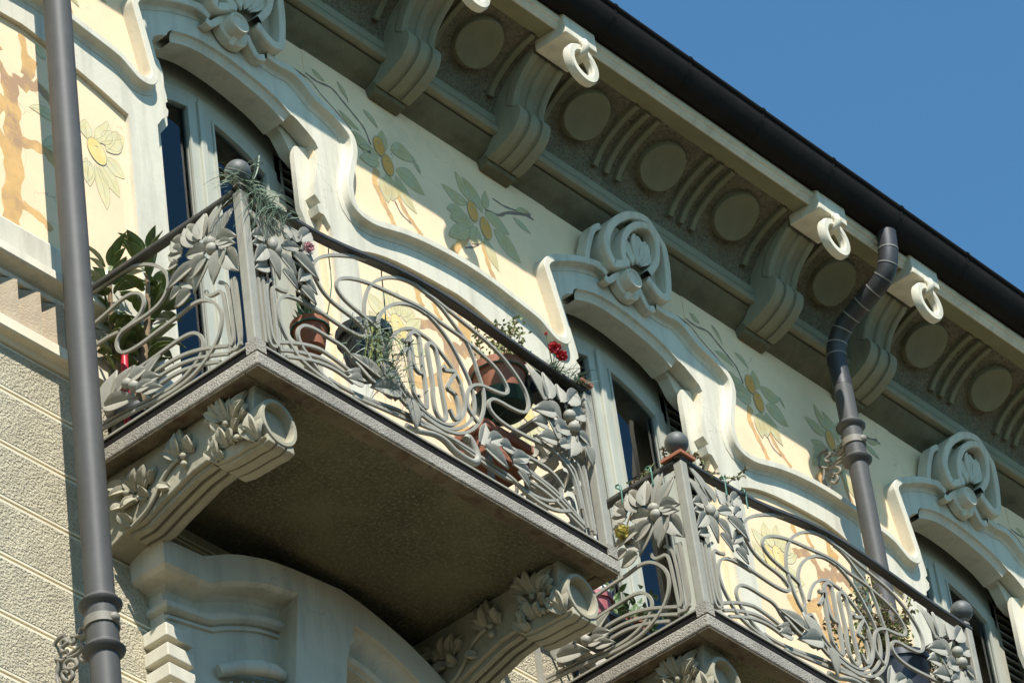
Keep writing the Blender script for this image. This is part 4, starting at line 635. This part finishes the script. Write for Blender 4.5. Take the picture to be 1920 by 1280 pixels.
def branch(par, pts, w, m='fresco_branch'):
    fz[0] = (fz[0] + 1) % 12; y = WALL - .0006 - .00004 * fz[0]
    q = smooth(pts, 4); n = len(q); vs = []
    for i, p in enumerate(q):
        a = Vector(q[max(0, i - 1)]); b = Vector(q[min(n - 1, i + 1)]); t = (b - a).normalized(); s_ = Vector((-t.y, t.x))
        ww = w * .5 * (1 + .22 * math.sin(i * 1.7 + p[0] * 5)) * (1 if w < .03 else 1 - .15 * i / n)
        vs += [(p[0] + s_.x * ww, y, p[1] + s_.y * ww), (p[0] - s_.x * ww, y, p[1] - s_.y * ww)]
    MB().add(vs, [(2 * i, 2 * i + 1, 2 * i + 3, 2 * i + 2) for i in range(n - 1)]).build('painted_branch', m, par)
for k in (-1, 0, 1, 2):
    fp = MB().box(.9, 2.35, WALL - .0004, WALL + .01, -1.9, -.45).build('fresco', 'cream_plaster', B)
    LN = MB()
    for p, w in UBR: branch(fp, p, w)
    for p, w in UTW: branch(fp, p, w, 'fresco_twig')
    for b, t, w in ULF: fleaf(fp, b, t, w, 'fresco_green')
    for c, rx, rz, a in UFR: fruit(fp, c, rx, rz, a, 'fresco_fruit')
    for p, w in LBR: branch(fp, p, w)
    for b, t, w in LLF: fleaf(fp, b, t, w, 'fresco_leaf')
    for c, rx, rz, a in LFR: fruit(fp, c, rx, rz, a, 'fresco_gold')
    LN.build('painted_outline', 'fresco_line', fp)['kind'] = 'stuff'
    fp.location.x = k * P

# ------------------------------------------------------------------ balconies
x0, x1, YS, zs0, zs1, YR, XL, XR = (SLAB[q] for q in ('x0', 'x1', 'y', 'z0', 'z1', 'yr', 'xl', 'xr'))
ZR = zs1 + .055                                      # top of the base band
F3 = lambda p: (p[0], YR, p[1])
S3 = lambda p: (XL, p[0], p[1])
S3R = lambda p: (XR, p[0], p[1])
def bars(par, name, lst, f, r=.0106, n=4, sides=4, q=1.0, lift=0):
    for i, b in enumerate(lst):
        pts = smooth(relax(b, 1), n)
        MB().tube([Vector(f(p)) + Vector(((i * 37 % 11) * .0006 if f is not F3 else 0, (i * 37 % 11) * .0006 if f is F3 else 0, 0)) for p in pts], r * (1 - .006 * (i % 5)), sides, r2=q).build(name, 'rail_paint', par, smooth=35)
def flower(par, pets, buds, f, nrm, off=.012, br=.032, sq=(1, 1, 1)):
    nrm = Vector(nrm)
    o = None
    for i, (b, t, w) in enumerate(pets):
        h = off + .006 * (i % 4)
        MB().petal(Vector(f(b)) + nrm * (h + .006), Vector(f(t)) + nrm * (h * .5), w * 1.28, nrm, .08, .34, .006).build('petal', 'rail_paint', par, smooth=50)
    for b in buds: MB().ball(Vector(f(b)) + nrm * .03, br, 14, sq).build('bud', 'rail_paint', par, smooth=180)
def balcony(k, label, right_ball):
    bal = empty('balcony', (0, .1, zs0), label, 'balcony', 'date balconies')
    sl = MB().box(x0, x1, YS, .085, zs0, zs1).build('slab', 'slab_stone', bal, bevel=.008)
    MB().box(x0 + .06, x1 - .06, YS + .06, .084, zs1 - .002, zs1 + .006).build('bounce_cut_floor', 'bounce_cut_dark', bal)  # unseen dark layer, added to cut light bouncing up off the slab
    # slab underside: drip border round a rougher field
    e = .085
    so_ = MB().box(x0 + e, x1 - e, YS + e, .085, zs0 - .004, zs0 + .02).build('soffit', 'shaded_slab_soffit', sl)
    bd = MB()
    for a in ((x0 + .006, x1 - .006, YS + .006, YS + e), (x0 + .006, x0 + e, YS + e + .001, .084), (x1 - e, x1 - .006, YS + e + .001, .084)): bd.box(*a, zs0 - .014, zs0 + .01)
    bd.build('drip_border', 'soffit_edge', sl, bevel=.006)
    br_ = MB().box(x0 + .012, x1 - .012, YS + .012, YS + .05, zs1 + .004, ZR - .006).box(x0 + .012, x0 + .05, YS + .051, .08, zs1 + .004, ZR - .006).box(x1 - .05, x1 - .012, YS + .051, .08, zs1 + .004, ZR - .006).build('base_band', 'gutter_metal', bal)  # near-black band between the slab top and the railing
    lip = MB().box(x0 + .004, x1 - .004, YS + .004, YS + .056, ZR - .005, ZR + .006).box(x0 + .004, x0 + .056, YS + .057, .08, ZR - .005, ZR + .006).box(x1 - .056, x1 - .004, YS + .057, .08, ZR - .005, ZR + .006).build('base_strip', 'rail_paint', br_)
    fp = MB().box(XL - .0, XR, YR - .006, YR + .006, ZR + .006, ZR + .022).build('front_panel', 'rail_paint', bal)
    bars(fp, 'scroll_bar', FB, F3)
    for d, strokes in DG.items():
        m_ = MB()
        for s_ in strokes: m_.tube([F3(p) for p in smooth(relax(s_, 0), 3)], .0122, 4)
        m_.build({'1': 'numeral_one', '9': 'numeral_nine', '0': 'numeral_nought', '3': 'numeral_three'}[d], 'rail_paint', fp, smooth=60)
    flower(fp, PF, PFbud, F3, (0, -1, 0), sq=(.9, .9, 1.2)); flower(fp, PR, PRbud, F3, (0, -1, 0))
    flower(fp, PB, [], F3, (0, -1, 0)); flower(fp, PL, [], F3, (0, -1, 0))
    MB().tube([F3(p) for p in smooth(STEM, 4)], [.012 + .008 * (1 if i > 24 else i / 24) for i in range(len(smooth(STEM, 4)))], 8).build('stem', 'rail_paint', fp, smooth=60)
    MB().tube([F3(p) for p in smooth(STEML, 4)], .013, 8).build('stem', 'rail_paint', fp, smooth=60)
    MB().tube([(-.16, YR - .012, -2.852 + .0), (-.135, YR - .014, -2.838)], .02, 6).build('tie_band', 'iron_bracket', fp)
    for f, nx, nm in ((S3, -1, 'left'), (S3R, 1, 'right')):
        spn = MB().box((XL if nx < 0 else XR) - .006, (XL if nx < 0 else XR) + .006, YR, .08, ZR + .006, ZR + .022).build('side_panel', 'rail_paint', bal)
        bars(spn, 'scroll_bar', SB, f)
        flower(spn, PS, PSbud, f, (nx, 0, 0)); flower(spn, PSl, PSlbud, f, (nx, 0, 0), br=.03)
        MB().tube([f(p) for p in smooth(STEMS, 4)], .02, 8).build('stem', 'rail_paint', spn, smooth=60)
    top = smooth(relax(TOP, 2), 4); zt = top[0][1]
    hr = MB().ribbon([(XL - .03, zt)] + [p for p in top if XL - .02 < p[0] < XR + .02] + [(XR + .03, top[-1][1])], [(-.014, YR + .022), (-.016, YR - .020), (-.008, YR - .027), (.008, YR - .027), (.014, YR - .02), (.014, YR + .022), (-.014, YR + .022)], XZ(0))
    hr.build('handrail', 'handrail_paint', bal, smooth=30)
    zr = top[-1][1]
    for xx, z_ in ((XL, zt - .003), (XR, zr - .003)): MB().box(xx - .026, xx + .026, YR + .02, .085, z_ - .014, z_ + .014).build('handrail', 'handrail_paint', bal, bevel=.008)
    for i, (xx, z_) in enumerate(((XL, zt), (XR, zr))):
        po = MB().box(xx - .026, xx + .026, YR - .026, YR + .026, ZR, z_ - .014).build('corner_post', 'rail_paint', bal, bevel=.006)
        MB().box(xx - .032, xx + .032, YR - .035, YR + .03, zs1 + .008, ZR + .02).build('post_foot', 'slab_stone', po)
        if i == 0 or right_ball:
            MB().lathe([(.0, .0), (.03, .0), (.03, .012), (.02, .016), (.018, .03), (.026, .036), (.026, .046), (.015, .05)], (xx, YR, z_ + .012), n=16).build('finial_collar', 'iron_bracket', po, smooth=40)
            MB().ball((xx, YR, z_ + .11), .062, 24).build('ball_finial', 'ball_paint', po, smooth=180)
        else: MB().tube([(xx, YR, z_ + .01), (xx, YR, z_ + .03)], .012, 6).build('finial_stub', 'iron_bracket', po)
    MB().box(XL - .02, XL + .02, .07, .09, ZR, zt).build('wall_post', 'rail_paint', bal); MB().box(XR - .02, XR + .02, .07, .09, ZR, zr).build('wall_post', 'rail_paint', bal)
    # carved corbels
    for cx in (XCL, .93):
        cw = XCW; inx = 1 if cx < 0 else -1
        pts = [(.088, zs0 + .001)] + [(.088, -3.50)] + CORB[:12] + [(-.87, -3.402), (-.862, -3.36), (-.862, -3.2), (-.88, zs0 + .001)]
        co = MB().yz(pts, cx, cx + cw).build('corbel', 'corbel_render', bal, bevel=.008)
        # grooved underside
        und = [p for p in CORB[:6]]
        for a in (.03, .085, .14):
            MB().yz([(p[0], p[1] - .001) for p in und] + [(p[0], p[1] - .022) for p in und[::-1]], cx + a, cx + a + .035).build('corbel_rib', 'corbel_render', co, bevel=.006)
        nose = CORB[6:12]
        for a in (.02, .082, .144):
            MB().yz([(p[0], p[1] + .03) for p in nose] + [(p[0] * 1.0 - .004, p[1] - .014) for p in nose[::-1]], cx + a, cx + a + .05).build('corbel_rib', 'corbel_render', co, bevel=.012)
        for q in [(cx, -1)]:
            for i, (b, t, w) in enumerate(CLEAF):
                bb = Vector(b); tt = Vector(t); dv = tt - bb; m_ = MB()
                for an, ln, wd in ((-.55, .85, .42), (0, 1.2, .55), (.5, .9, .42)):
                    ca_, sa_ = math.cos(an), math.sin(an); e_ = bb + Vector((dv.x * ca_ - dv.y * sa_, dv.x * sa_ + dv.y * ca_)) * ln
                    m_.petal((q[0] - .004, bb.x, bb.y), (q[0] - .012 - .022 * ((i + int(an * 4)) % 3), e_.x, e_.y), w * wd * 1.5, (-1, 0, 0), .3, .45, .02)
                m_.build('carved_leaf', 'corbel_render', co, smooth=45)
            for b in CBALL: MB().ball((q[0] - .026, b[0], b[1]), .017, 10).build('carved_berry', 'corbel_render', co, smooth=180)
            MB().tube([(q[0] - .012, p[0], p[1]) for p in smooth(CSTEM, 4)], .011, 8).build('carved_stem', 'corbel_render', co, smooth=60)
        rc = (cx + cw * .5 - .0, CRING[0][1]); n = 30; rg = MB(); vs = []
        for j in range(n):
            a = 2 * math.pi * j / n
            for r, y in ((.114, -.78), (.116, -.905), (.113, -.915), (.097, -.915), (.094, -.905), (.09, -.85)):
                vs.append((rc[0] + r * math.cos(a), y, rc[1] + r * 1.06 * math.sin(a)))
        rg.add(vs, [(j * 6 + i, j * 6 + i + 1, ((j + 1) % n) * 6 + i + 1, ((j + 1) % n) * 6 + i) for j in range(n) for i in range(5)])
        rg.build('corbel_ring', 'corbel_render', co, smooth=35)
        MB().lathe([(.0, .866), (.1, .866)], (rc[0], 0, rc[1]), 'y', 20).build('ring_dish', 'corbel_render', co)
    if k:
        bal.location.x += k * P
    return bal
balcony(0, 'nearer balcony with wrought iron 1903 railing, potted plants and a missing right finial', False)
balcony(1, 'farther balcony at right with 1903 railing and a ball finial on each front post', True)
# ------------------------------------------------------------------ drainpipes
def collar(m_, c, r): return m_.lathe([(r, -.028), (r + .012, -.022), (r + .028, -.004), (r + .03, .004), (r + .02, .012), (r + .014, .02), (r + .012, .03), (r, .034)], c, n=24)
def drainpipe(x, y, zc, bend, label, top):
    d = empty('drainpipe', (x, y, GZ + .13), label, 'drainpipe', 'rainwater pipes')
    R = .058 if bend else .067
    if bend:
        bp = [(x, p[0], p[1]) for p in bend]
        zt = bend[-3][1]; yy = y
        MB().tube([(x, y, GZ + .13), (x, y, zt)], R, 24).build('pipe', 'pipe_paint', d, smooth=60)
        sm = smooth(relax(bp[:-3] + [(x, y, zt + .12), (x, y, zt - .05)], 1), 3)
        be = MB().tube(sm, R + .001, 20).build('swan_neck', 'bend_paint', d, smooth=60)
        for i in range(3, len(sm) - 5, 3):
            a, b = Vector(sm[i]), Vector(sm[i + 1]); t = (b - a).normalized() * .004
            MB().tube([a - t, a + t], R + .004, 20).build('weld_seam', 'weld', be)
    else: MB().tube([(x, y, GZ + .13), (x, y, top)], R, 24).build('pipe', 'pipe_paint', d, smooth=60)
    cs = [zc[0], zc[2]]
    for z in cs: collar(MB(), (x, y, z), R).build('collar', 'pipe_paint', d, smooth=40)
    MB().tube([(x, y, zc[2] + .02), (x, y, zc[0] - .02)], R + .006, 24).build('sleeve', 'pipe_paint', d, smooth=60)
    dz = zc[1] - COLZ[1]
    br_ = MB().lathe([(R + .006, -.022), (R + .013, -.022), (R + .013, .022), (R + .006, .022)], (x, y, zc[1]), n=24).build('clamp', 'iron_bracket', d, smooth=40)
    MB().lathe([(.0, .022), (.02, .014), (.026, .0), (.012, -.01), (.012, -.02), (.02, -.03), (.012, -.05), (.0, -.085)], (x + .0, y - R - .01, zc[1]), 'y', 12).build('clamp_spike', 'iron_bracket', br_, smooth=60).location = (0, 0, 0)
    for s_ in SCR:
        MB().tube([(x, p[0], p[1] + dz) for p in smooth(s_, 4)], .0105, 8).build('bracket_scroll', 'iron_bracket', br_, smooth=60)
    MB().tube([(x, y + R, zc[1]), (x, y + R + .06, zc[1] - .01)], .014, 8).build('bracket_arm', 'iron_bracket', br_)
    for a in ((-.20,) if bend else (-.20, -.40)): MB().tube([(x, WALL + .02, zc[1] + a), (x, WALL - .05, zc[1] + a)], .018, 8).build('wall_stud', 'iron_bracket', br_)
    return d
drainpipe(PX[0], -.20, COLZ, None, 'straight grey drainpipe running up the wall left of the nearer balcony', 1.3)
drainpipe(PX[1], -.16, COLZ2, BEND, 'grey drainpipe with segmented dark swan neck bend beneath the gutter', 1.3)
# ------------------------------------------------------------------ plants
def blade(m_, a, b, w, droop=.15, n=4):
    a = Vector(a); b = Vector(b); t = b - a; L = t.length; s_ = t.cross(Vector((.3, -1, .4)))
    if s_.length < 1e-6: s_ = t.orthogonal()
    s_ = s_.normalized(); vs = []
    for i in range(n + 1):
        u = i / n; c = a + t * u + Vector((0, 0, -droop * L * u * u)); ww = w * .5 * (1 - u) ** .6 + .0004
        vs += [c - s_ * ww, c + s_ * ww]
    m_.add(vs, [(2 * i, 2 * i + 1, 2 * i + 3, 2 * i + 2) for i in range(n)])
def rv(s=1): return Vector((random.gauss(0, s), random.gauss(0, s), random.gauss(0, s)))
def pot(par, c, r, h, m, name='pot', taper=.72):
    p = MB().lathe([(.0, 0), (r * taper, 0), (r * .96, h * .8), (r * 1.08, h * .8), (r * 1.1, h), (r * .98, h), (r * .93, h * .9), (0, h * .88)], c, n=22).build(name, m, par, smooth=35)
    MB().lathe([(0, h * .89), (r * .93, h * .885)], c, n=16).build('soil', 'soil', par)
    return p
def hanger(par, c, r, ztop, ztilt=0):
    m_ = MB(); n = 20
    m_.tube([(c[0] + r * math.cos(2 * math.pi * j / n), c[1] + r * math.sin(2 * math.pi * j / n), c[2]) for j in range(n)], .005, 6, closed=True)
    for sx in (.3,): m_.tube(smooth([(c[0] + sx * r, c[1] - r * .8, c[2]), (c[0] + sx * r, YR + .03, (c[2] + ztop) / 2), (c[0] + sx * r, YR + .024, ztop + .01), (c[0] + sx * r, YR - .02, ztop + .02)], 3), .003, 6)
    m_.build('wire_hanger', 'green_wire', par, smooth=60)
# loquat by the wall at the left end of the nearer balcony
lo = empty('potted_loquat', (-1.05, -.05, ZR - .05), 'tall leafy loquat plant behind the railing at the nearer balcony\'s left end', 'plant')
pot(lo, (-1.05, -.06, zs1 + .008), .13, .26, 'dark_pot')
st = [[(-1.06, -.05, zs1 + .2), (-1.10, -.02, -2.5), (-1.13, -.02, -2.2), (-1.15, -.05, -1.95)], [(-1.04, -.06, zs1 + .2), (-1.03, -.10, -2.5), (-1.0, -.13, -2.2), (-1.0, -.16, -1.85)], [(-1.05, -.05, zs1 + .2), (-.98, -.05, -2.45), (-.93, -.06, -2.2), (-.88, -.12, -2.0)]]
for s_ in st: MB().tube(smooth(s_, 4), [.03 - .0018 * i for i in range(len(smooth(s_, 4)))], 8).build('stem', 'bark', lo, smooth=60)
for s_ in st:
    q = smooth(s_, 5)
    for i in range(5, len(q)):
        for _ in range(2 if i < len(q) - 3 else 5):
            a = Vector(q[i]); an = random.uniform(0, 6.28); up = random.uniform(-.3, .7) if i < len(q) - 2 else random.uniform(.1, 1.2)
            d = Vector((math.cos(an), math.sin(an) - .15, up)).normalized(); L = random.uniform(.12, .23)
            tip = a + d * L
            if tip.y > .04: tip.y = .04 - random.random() * .1
            if tip.x < -1.26 and tip.z < -2.05: tip.x = -1.22
            nn = d.cross(Vector((-d.y, d.x, 0))).normalized()
            if nn.z < 0: nn = -nn
            nn = (nn + rv(.35)).normalized(); nn = (nn - d * nn.dot(d)).normalized()
            MB().petal(a + d * .03, tip, L * .33, nn, .18, .25, .002, 6).build('leaf', 'leaf_dark', lo, smooth=60)
# carnation trailing round the ball finial
def tuft(name, c, n, L, w, m, label, cat, spread=(1, 1, 1), droop=.5, up=.3, parts=(), grp=None):
    e = empty(name, c, label, cat, grp); f = MB(); c = Vector(c)
    for _ in range(n):
        d = rv(1); d = Vector((d.x * spread[0], d.y * spread[1], d.z * spread[2] + up)).normalized(); o = c + Vector((random.gauss(0, .05) * spread[0], random.gauss(0, .02), random.gauss(0, .02)))
        blade(f, o, o + d * L * random.uniform(.5, 1.2), w * random.uniform(.7, 1.3), droop * random.uniform(.3, 1.3))
    f.build('foliage', m, e)
    return e
def bloom(par, c, r, m, n=16):
    b = MB()
    for _ in range(n):
        d = rv(1).normalized(); b.petal(Vector(c), Vector(c) + d * r, r * 1.1, d.orthogonal().normalized(), .3, .3, .001, 3)
    b.build('flower', m, par, smooth=60)
ca = tuft('trailing_carnation', (XL + .10, YR, -2.03), 230, .15, .005, 'leaf_grey', 'trailing carnation with grassy leaves and one pink bloom beside the ball finial', 'plant', (1.9, .8, .6), .9, .05)
f = MB()
for i in range(90): blade(f, (XL + .02 + random.gauss(.12, .1), YR - .03, -2.06), (XL + random.gauss(.14, .13), YR - .06 + random.gauss(0, .02), -2.24 + random.gauss(0, .06)), .005, .2)
f.tube(smooth([(XL + .05, YR, -2.05), (XL + .11, YR - .02, -1.93), (XL + .13, YR - .03, -1.82)], 4), .004, 5)
for i in range(60):
    u = random.random(); a = Vector((XL + .05 + .08 * u, YR - .02, -2.05 + .23 * u)); blade(f, a, a + rv(.03) + Vector((0, 0, .02)), .005)
f.build('trailing_stems', 'leaf_grey', ca)
bloom(ca, (-.845, YR - .05, -2.235), .028, 'pink_petal')
# hanging pots on the nearer balcony
p1 = empty('hanging_flowerpot', (-.64, -.80, -2.60), 'small terracotta pot with a sprig hung inside the nearer railing, left of the dark pot', 'flowerpot')
pot(p1, (-.64, -.80, -2.60), .085, .14, 'terracotta'); hanger(p1, (-.64, -.80, -2.49), .09, -2.09)
f = MB()
for _ in range(26): d = rv(.05) + Vector((0, 0, .09)); f.petal((-.64, -.8, -2.48), Vector((-.64, -.8, -2.48)) + d, .022, d.orthogonal().normalized(), .2, .2, .001, 4)
f.build('foliage', 'leaf_mid', p1)
p2 = empty('hanging_flowerpot', (-.30, -.82, -2.55), 'black plastic pot spilling grassy stems through the nearer railing', 'flowerpot')
pot(p2, (-.27, -.82, -2.56), .125, .23, 'dark_pot'); hanger(p2, (-.27, -.82, -2.36), .13, -1.99)
f = MB()
for _ in range(420):
    u = random.random(); o = Vector((-.36 + random.gauss(0, .09), YR - .03 + random.gauss(0, .03), -2.43 - .36 * u + random.gauss(0, .03))); d = rv(1).normalized(); blade(f, o, o + d * random.uniform(.05, .12), .005, .3)
f.build('foliage', 'leaf_grey', p2)
f = MB()
for i in range(14):
    a = Vector((-.27 + random.gauss(0, .03), -.84, -2.35)); b = Vector((-.38 + random.gauss(0, .1), YR - .02, -2.76 + random.gauss(0, .06)))
    f.tube(smooth([a, (a + b) * .5 + Vector((0, -.05, .1)), b], 4), .003, 5)
f.build('stems', 'leaf_yellow', p2)
p3 = empty('hanging_flowerpot', (.77, -.80, -2.28), 'terracotta pot in a dark green saucer hung at the right of the nearer railing', 'flowerpot')
pot(p3, (.77, -.80, -2.22), .135, .20, 'terracotta'); MB().lathe([(0, -.03), (.12, -.03), (.15, .02), (.155, .03), (.14, .028), (.1, .0)], (.77, -.80, -2.235), n=22).build('saucer', 'green_pot', p3, smooth=40); hanger(p3, (.77, -.8, -2.06), .14, -2.0)
f = MB(); tw = MB()
for i in range(9):
    b = Vector((.77, -.8, -2.05)); t = b + Vector((random.gauss(.12, .12), random.gauss(0, .05), random.uniform(.18, .48))); pts = smooth([b, b * .5 + t * .5 + rv(.02), t], 5); tw.tube(pts, .003, 5)
    for q in pts[3:]:
        for _ in range(9): o = Vector(q) + rv(.016); d = rv(1).normalized() * .022; f.petal(o, o + d, .013, d.orthogonal().normalized(), .2, .2, .0008, 2)
tw.build('twigs', 'bark', p3); f.build('foliage', 'leaf_yellow', p3)
p4 = empty('planter_box', (.95, -.66, -2.5), 'terracotta planter box on a stand behind the right part of the nearer railing', 'planter')
MB().xy([(.66, -.76), (.98, -.76), (.98, -.56), (.66, -.56)], -2.52, -2.36).build('box', 'terracotta', p4, bevel=.01)
MB().xy([(.64, -.78), (1.0, -.78), (1.0, -.54), (.64, -.54)], -2.40, -2.35).build('rim', 'terracotta', p4, bevel=.008)
lg = MB()
for a in (.68, .96):
    for b in (-.74, -.58): MB().box(a - .012, a + .012, b - .012, b + .012, zs1 + .008, -2.521).build('leg', 'dark_pot', p4)
f = MB()
for _ in range(220): o = Vector((random.uniform(.67, .97), -.66 + random.gauss(0, .06), -2.35)); blade(f, o, o + Vector((random.gauss(0, .05), random.gauss(0, .05), random.uniform(.03, .12))), .006, .3)
f.build('foliage', 'leaf_grey', p4)
p5 = empty('rail_planter', (1.06, YR + .075, -2.05), 'rail planter of red carnations at the right corner of the nearer balcony', 'planter')
MB().xy([(.90, YR + .03), (1.20, YR + .03), (1.20, YR + .13), (.90, YR + .13)], -2.14, -2.02).build('box', 'dark_pot', p5, bevel=.008)
MB().xy([(1.16, YR - .05), (1.245, YR - .05), (1.245, YR + .06), (1.16, YR + .06)], -2.005, -1.985).build('tile', 'terracotta', p5)
f = MB()
for _ in range(420): o = Vector((random.uniform(.93, 1.2), YR + random.gauss(.02, .04), -2.01)); d = Vector((random.gauss(0, .5), random.gauss(-.2, .5), random.uniform(-.2, 1))).normalized(); blade(f, o, o + d * random.uniform(.05, .14), .005, .4)
f.build('foliage', 'leaf_grey', p5)
f = MB(); bl = [(.965, YR - .05, -1.90), (1.015, YR - .05, -1.925), (1.03, YR - .03, -1.85), (.955, YR - .02, -1.80)]
for b in bl: f.tube([(1.0, YR, -2.0), b], .003, 5)
f.build('stems', 'leaf_mid', p5)
for i, b in enumerate(bl): bloom(p5, b, (.036, .036, .018, .01)[i], 'red_petal')
rd = empty('red_pole', (-1.16, -.1, zs1), 'bright red pole standing behind the railing next to the loquat', 'pole')
MB().tube([(-1.165, -.10, zs1 + .008), (-1.155, -.10, -2.62), (-1.15, -.10, -2.49)], .018, 12).build('handle', 'red_handle', rd, smooth=60)
MB().tube([(-1.15, -.10, -2.492), (-1.15, -.10, -2.475)], .019, 12).build('end_cap', 'red_handle', rd, smooth=60)
# plants of the farther balcony
q0 = P
c1 = empty('corner_planter', (q0 + XL + .03, YR + .02, -2.06), 'sparse succulent in a terracotta corner planter round the farther balcony\'s left finial', 'planter')
MB().xy([(q0 + XL - .04, YR - .045), (q0 + XL + .08, YR - .045), (q0 + XL + .08, YR - .02), (q0 + XL - .02, YR - .02), (q0 + XL - .02, YR + .09), (q0 + XL - .04, YR + .09)], -2.068, -2.05).build('tray', 'terracotta', c1)
f = MB(); f2 = MB()
for i in range(30):
    sdx = random.random() < .6
    b = Vector((q0 + XL + (abs(random.gauss(0, .15)) if sdx else 0), YR + (0 if sdx else abs(random.gauss(0, .18))), -2.05)); t = b + Vector((random.gauss(.03, .05), random.gauss(-.03, .04), random.uniform(-.05, .10)))
    (f2 if i % 3 else f).tube([b, t], .003, 5)
    for _ in range(14): u = random.random(); o = b + (t - b) * u; d = rv(1).normalized() * .024; (f if random.random() < .5 else f2).petal(o, o + d, .012, d.orthogonal().normalized(), .2, .3, .001, 2)
f.build('foliage', 'leaf_yellow', c1); f2.build('foliage', 'leaf_brown', c1)
y1 = empty('yellow_bloom', (q0 + XL - .01, -.55, -2.30), 'single pale yellow bloom caught on the side railing of the farther balcony', 'flower')
bloom(y1, (q0 + XL - .03, -.58, -2.33), .05, 'yellow_petal', 26)
f = MB(); f.tube(smooth([(q0 + XL - .02, -.58, -2.34), (q0 + XL - .03, -.62, -2.28), (q0 + XL - .02, -.68, -2.18), (q0 + XL + .01, -.70, -2.10)], 5), .004, 5)
f.build('stem', 'bark', y1)
s1 = empty('plant_stand', (q0 - 1.0, -.25, zs1), 'dark metal plant stand at the left end inside the farther balcony', 'stand')
MB().box(q0 - 1.2, q0 - .5, -.36, -.08, -2.66, -2.64).build('shelf', 'dark_pot', s1)
for a in (q0 - 1.18, q0 - .52):
    for b in (-.34, -.10): MB().box(a - .01, a + .01, b - .01, b + .01, zs1 + .008, -2.661).build('leg', 'dark_pot', s1)
g1 = empty('flowerpot', (q0 - 1.13, -.24, -2.638), 'dull pink pot with white cloth at the left end of the farther balcony', 'flowerpot')
pot(g1, (q0 - 1.12, -.24, -2.638), .085, .15, 'pink_pot'); MB().ball((q0 - 1.10, -.25, -2.45), .075, 12, (1.1, .9, .6)).build('cloth', 'white_cloth', g1, smooth=180)
g2 = empty('flowerpot', (q0 - .80, -.22, -2.638), 'bushy green plant in a pot behind the farther balcony\'s side railing', 'flowerpot')
pot(g2, (q0 - .80, -.22, -2.638), .09, .13, 'terracotta')
f = MB()
for _ in range(150): o = Vector((q0 - .80, -.22, -2.45)) + Vector((random.gauss(0, .13), random.gauss(0, .07), random.gauss(0, .06))); d = rv(1).normalized() * random.uniform(.04, .07); f.petal(o, o + d, .03, d.orthogonal().normalized(), .2, .3, .001, 3)
f.build('foliage', 'leaf_mid', g2)
g3 = empty('potted_shrub', (q0 + .95, -.62, -2.5), 'twiggy shrub with brownish leaves in a dark blue pot at the farther balcony\'s right', 'plant')
MB().lathe([(0, 0), (.11, 0), (.15, .26), (.16, .26), (.16, .30), (.14, .30), (.13, .25), (0, .24)], (q0 + 1.0, -.66, -2.48), n=22).build('pot', 'blue_pot', g3, smooth=35)
MB().box(q0 + .86, q0 + 1.14, -.80, -.52, -2.50, -2.482).build('stand_top', 'dark_pot', g3)
for a in (.88, 1.12):
    for b in (-.78, -.54): MB().box(q0 + a - .01, q0 + a + .01, b - .01, b + .01, zs1 + .008, -2.501).build('stand_leg', 'dark_pot', g3)
f = MB(); f2 = MB(); tw = MB()
for i in range(26):
    b = Vector((q0 + 1.0, -.66, -2.24)); t = b + Vector((random.gauss(-.05, .2), random.gauss(0, .07), random.uniform(-.02, .52))); pts = smooth([b, b * .5 + t * .5 + rv(.03), t], 6); tw.tube(pts, .003, 5)
    for q in pts[2:]:
        for _ in range(9): o = Vector(q) + rv(.022); d = rv(1).normalized() * .03; (f if random.random() < .55 else f2).petal(o, o + d, .016, d.orthogonal().normalized(), .2, .3, .001, 2)
tw.build('twigs', 'bark', g3); f.build('foliage', 'leaf_brown', g3); f2.build('foliage', 'leaf_yellow', g3)
for x, y in ((q0 + XL + .33, YR - .03), (q0 + XL + .50, YR - .03), (q0 + XL - .03, YR + .36), (q0 + XL - .03, YR + .16), (q0 + XL - .03, YR + .58)):
    MB().tube(smooth([(x, y + .06 if y < YR else y, -2.08), (x, y + .03, -2.04), (x, y, -2.05), (x, y, -2.16)], 3), .005, 6).build('wire_hook', 'green_wire', c1, smooth=60)
cr = empty('shade_filler_box', (1.0, -.45, zs1), 'dark box added in place of shadow behind the lower right corner of the nearer railing', 'filler')  # made-up box, stands in for a dark shadowed area
MB().box(.78, 1.14, -.66, -.30, zs1 + .008, -2.66).build('body', 'dark_pot', cr, bevel=.01)
MB().box(.765, 1.155, -.675, -.285, -2.70, -2.645).build('rim', 'dark_pot', cr, bevel=.008)
